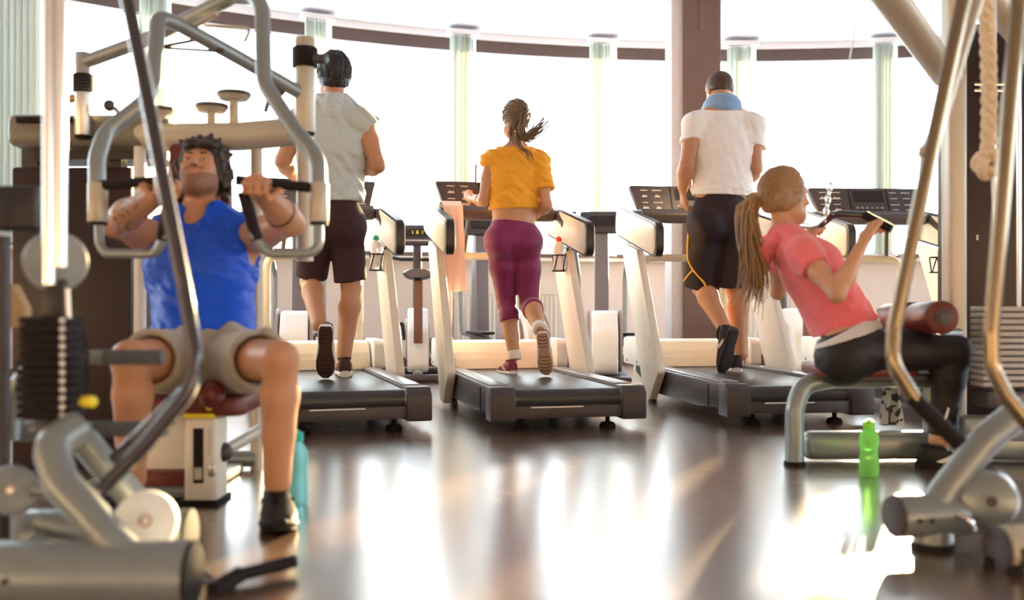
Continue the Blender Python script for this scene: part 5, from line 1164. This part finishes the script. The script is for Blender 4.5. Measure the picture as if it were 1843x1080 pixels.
ts = skin_obj('t_shirt', top, .0055, m_pink, root)
hood = [seg(J['neck']+V3((-.052,-.05,-.01)), J['neck']+V3((-.085,.01,-.07)), .026, .034, k=.03), seg(J['neck']+V3((-.052,.06,-.01)), J['neck']+V3((-.085,.01,-.07)), .026, .034, k=.03), seg(J['neck']+V3((.02,-.07,-.035)), J['neck']+V3((-.052,-.05,-.01)), .022, .026, k=.02), disp(wrinkles(.010, 43, 30, (.3,.2,1)))]
skin_obj('hood', hood, .0055, m_pink, ts)
m_under = mat('pale_grey_undershirt', (.66,.64,.64), .85, 0, .1, 200, .1, 300)
und = fat(bp, .010, ('torso', 'hips'))+[seg(J['waist']*.6+J['pelvis']*.4, J['pelvis'], S['hip']+.016, S['hip']+.020, J['pf'], .80, .84, k=.03), cut(hemc-ax_t*.040, -ax_t+V3((-.10,0,-.28))), cut(hemc+ax_t*.004, ax_t)]
skin_obj('undershirt_hem', und, .0055, m_under, root)
m_legging = mat('black_leggings', (.014,.008,.011), .55, 0, .1, 60, .06, 300)
lg = tights('leggings', J, S, dict(L=.93, R=.93), .005, m_legging, root, J['pelvis']*.38+J['waist']*.62, 44, .0055)
kk, aa = J['kneeR'], J['ankR']; b = B(); prism(b, [(0,0), (.008,0), (.008,.09), (0,.09)], Vector(kk*.25+aa*.75)+Vector((-.02,-.052,0)), XA, Vector((.25,0,.97)), YA, .006); obj('reflective_strip', b, m_white, lg)
m_shoe_k = mat('black_mesh', (.012,.009,.011), .65, 0, .2, 120, .1, 400)
shoe(root, P(1652,843,3.68), V3((1,-.10,0)), (0,0,1), .25, m_shoe_k, m_black, m_sole_w); shoe(root, P(1668,818,3.97), V3((1,.05,0)), (0,0,1), .25, m_shoe_k, m_black, m_sole_w)
skin_obj('hair', hair_cap(q, ax, .90, .010, low=-.06)+[ell(q(sg*.064,-.034,-.014), V3((.020,.045,.046))*.9, ax, k=.03) for sg in (-1, 1)]+[ell(q(0,-.105,.010), (.026,.026,.028), k=.02), disp(wrinkles(.003, 45, 50, (.5,.3,.4)))], .0045, m_hair_l, root)
r_ = random.Random(16); sts = [(math.sin(a)*1.0, -math.cos(a)*1.0, r_.uniform(-.7, -.3) if abs(a) < 1.2 else r_.uniform(-.6, .9)) for a in [r_.uniform(-2.15, 2.15) for _ in range(230)]]+[(r_.gauss(0,.5), .60+r_.uniform(0,.2), .9) for _ in range(80)]
hair_locks(q, .90, sts, (0,-1.0,-.08), root, m_hair_l, .0048, .009, 17)
tb = Vector(q(0,-.118,.010))
tl = strand_tail('ponytail', root, [tb, P(1352,366,3.88), P(1347,400,3.88), P(1353,450,3.86), P(1360,495,3.86), P(1352,545,3.86)], .0062, m_hair_l, 5, 170, .027)
b = B(); tube(b, [tb+Vector((.004, math.cos(a)*.024, math.sin(a)*.024)) for a in [i*math.pi/6 for i in range(13)]], .006, 8); obj('hair_tie', b, m_hair_a, tl)
for sg in (-1, 1):
    b = B(); ball(b, q(sg*.031,.0735,.003), .0125, None, 14, 10); e = obj('eye', b, m_eye, root); b = B(); ball(b, q(sg*.031,.0815,.002), .0065, None, 12, 8); obj('iris', b, m_iris, e)

# ---- seated man in the blue sleeveless shirt (left)
J = joints(pelvis=(366,628,3.16), waist=(366,566,3.22), chest=(364,484,3.30), neck=(362,410,3.36), head=(363,309,3.36),
    hipL=(410,650,3.12), hipR=(324,650,3.12), shL=(444,430,3.32), shR=(284,430,3.32), elL=(523,402,3.06), elR=(206,402,3.06), wrL=(474,352,2.88), wrR=(288,348,2.88),
    kneeL=(504,646,2.70), kneeR=(234,646,2.72), ankL=(499,868,2.76), ankR=(238,862,2.80), cf=nrm((0,-.96,.28)), pf=nrm((0,-.95,.3)), hf=V3((.03,-.90,.42)), hu=(0,.42,.90), kfL=(.1,-1,.1), kfR=(-.1,-1,.1))
root = person_root('man with curly hair in blue sleeveless shirt seated at the press machine', J, base=P(500, 940, 2.74))
S = scaled(MAN, chest=.160, waist=.132, hip=.145, arm=.053, thigh=.074, knee=.050, calf=.052, ankle=.034, pec=.080); bp = body_prims(J, S); hs = .90; hp, q, ax = head_prims(J['head'], J['hf'], J['hu'], hs)
hd = hand(J['wrL'], V3(P(463,326,2.80))-J['wrL'], V3((0,-.35,-.9)), 1, 1.3, 1.02, tcurl=.9)+hand(J['wrR'], V3(P(303,326,2.80))-J['wrR'], V3((0,-.35,-.9)), -1, 1.3, 1.02, tcurl=.9)
hc_, hfx, hux, hrx = V3(J['head']), ax[1], ax[2], ax[0]
def face_pick(C):
    X = (C-hc_)/hs; a, f_, u_ = X@hrx, X@hfx, X@hux; m = np.zeros(len(C))
    st = (f_ > .0) & (u_ < -.045+.012*np.sin(a*60)) & (u_ > -.135) & (np.abs(a) < .08) & ~((np.abs(a) < .018) & (u_ > -.050))
    m[st & ((f_+u_*.4) > -.02)] = 1
    m[(f_ > .04) & (np.abs(u_+.039) < .005) & (np.abs(a) < .034)] = 1
    m[(f_ > .07) & (np.abs(u_+.059) < .0085) & (np.abs(a) < .019)] = 2
    e, w = V3(J['elR']), V3(J['wrR']); t = (C-e)@(w-e)/((w-e)@(w-e)); d = np.linalg.norm(C-(e+np.clip(t, 0, 1)[:, None]*(w-e)), axis=1)
    ink = (t > .1) & (t < .75) & (d < .07) & (np.sin(C[:, 0]*190+np.sin(C[:, 2]*130)*2)*np.sin(C[:, 2]*170+C[:, 1]*90) > .45); m[ink] = 3
    return m
skin_obj('body', bp+hp+hd, .0045, [m_skin, m_stubble, m_lip, m_ink], root, face_pick); eyes(q, hs, root, ax)
m_blue = mat('royal_blue_stretch', (.001,.075,.66), .5, 0, .05, 40, .08, 300)
ua = nrm(J['neck']-J['pelvis']); top = fat(bp, .010, ('torso',))+[seg(J['waist'], J['pelvis'], S['waist']+.012, S['hip']+.014, J['pf'], .74, .78, k=.03)]
top.append(disp(lambda X, f1=wrinkles(.008, 51, 22, (.5,.1,.6)), f2=wrinkles(.009, 52, 42, (.08,0,1)): f1(X)+f2(X)))
for sd, sg in (('L', 1), ('R', -1)):
    s_ = J['sh'+sd]; top.append(seg(s_+V3((sg*.040,-.02,-.03)), s_+V3((sg*.16,-.08,-.05)), .060, .10, k=.010, op='s')); top.append(ell(s_+V3((sg*.065,0,.03)), (.062,.10,.09), k=.010, op='s'))
top += [seg(J['neck']+V3((0,-.07,-.03)), J['neck']+V3((0,-.10,.10)), .012, .058, k=.012, op='s'), seg(J['neck']+V3((0,0,.035)), J['neck']+V3((0,0,.12)), .060, .075, k=.01, op='s'), cut(V3(P(366,612,3.1)), (0,.15,-1))]
ts = skin_obj('sleeveless_shirt', top, .005, m_blue, root)
b = B(); tc = P(415, 604, 3.005); box(b, tc, (.022,.004,.009), None, .001); obj('small_logo', b, m_white, ts)
m_grey = mat('taupe_sweat_shorts', (.36,.32,.27), .9, 0, .10, 120, .15, 300, sheen=.2)
shorts('shorts', J, S, dict(L=.64, R=.64), .013, m_grey, root, 54, waistz=V3(P(366,602,3.18)), vox=.0055, amp=.020, flare=.010)
shoe(root, P(497,922,2.85), V3((.27,-1,0)), (0,0,1), .29, m_shoe_k, m_black, m_black); shoe(root, P(238,915,2.90), V3((-.05,-1,0)), (0,0,1), .29, m_shoe_k, m_black, m_black)
r_ = random.Random(11); hc = hair_cap(q, ax, hs, .010, low=-.03)[:-1]
for i in range(230):
    a = r_.uniform(-math.pi, math.pi); e = r_.uniform(-.75, 1.5)
    v = V3((math.sin(a)*math.cos(e)*.088, -.016-math.cos(a)*math.cos(e)*.105, .026+math.sin(e)*.110))
    if v[1] > .05 and v[2] < .075: continue
    if v[1] > .02 and v[2] < .03 and abs(v[0]) < .07: continue
    o = V3([r_.gauss(0, .009) for _ in range(3)]); hc.append(seg(q(*v), q(*(v*1.06+o)), r_.uniform(.009, .015)*hs, .006, k=.006))
for i in range(34):
    sg = r_.choice((-1, 1)); v = V3((sg*r_.uniform(.078, .095), r_.uniform(-.08, .02), r_.uniform(-.085, .05))); hc.append(seg(q(*v), q(*(v+V3((sg*.012, 0, -.018)))), .013*hs, .007, k=.006))
for i in range(20):
    v = V3((r_.uniform(-.06, .06), r_.uniform(.055, .082), r_.uniform(.068, .085))); hc.append(seg(q(*v), q(*(v+V3((r_.gauss(0, .01), .016, -.014)))), .012*hs, .006, k=.005))
hc.append(disp(wrinkles(.004, 55, 50, (.5,.4,.5)))); skin_obj('hair', hc, .0045, m_hair_d, root)
b = B(); e_, w_ = Vector(J['elL']), Vector(J['wrL']); dd = (w_-e_).normalized(); cyl(b, e_+dd*.05, e_+dd*.085, .0485, .0480, 20, .004); obj('wristband', b, m_black, root, label='black elastic band on the forearm')
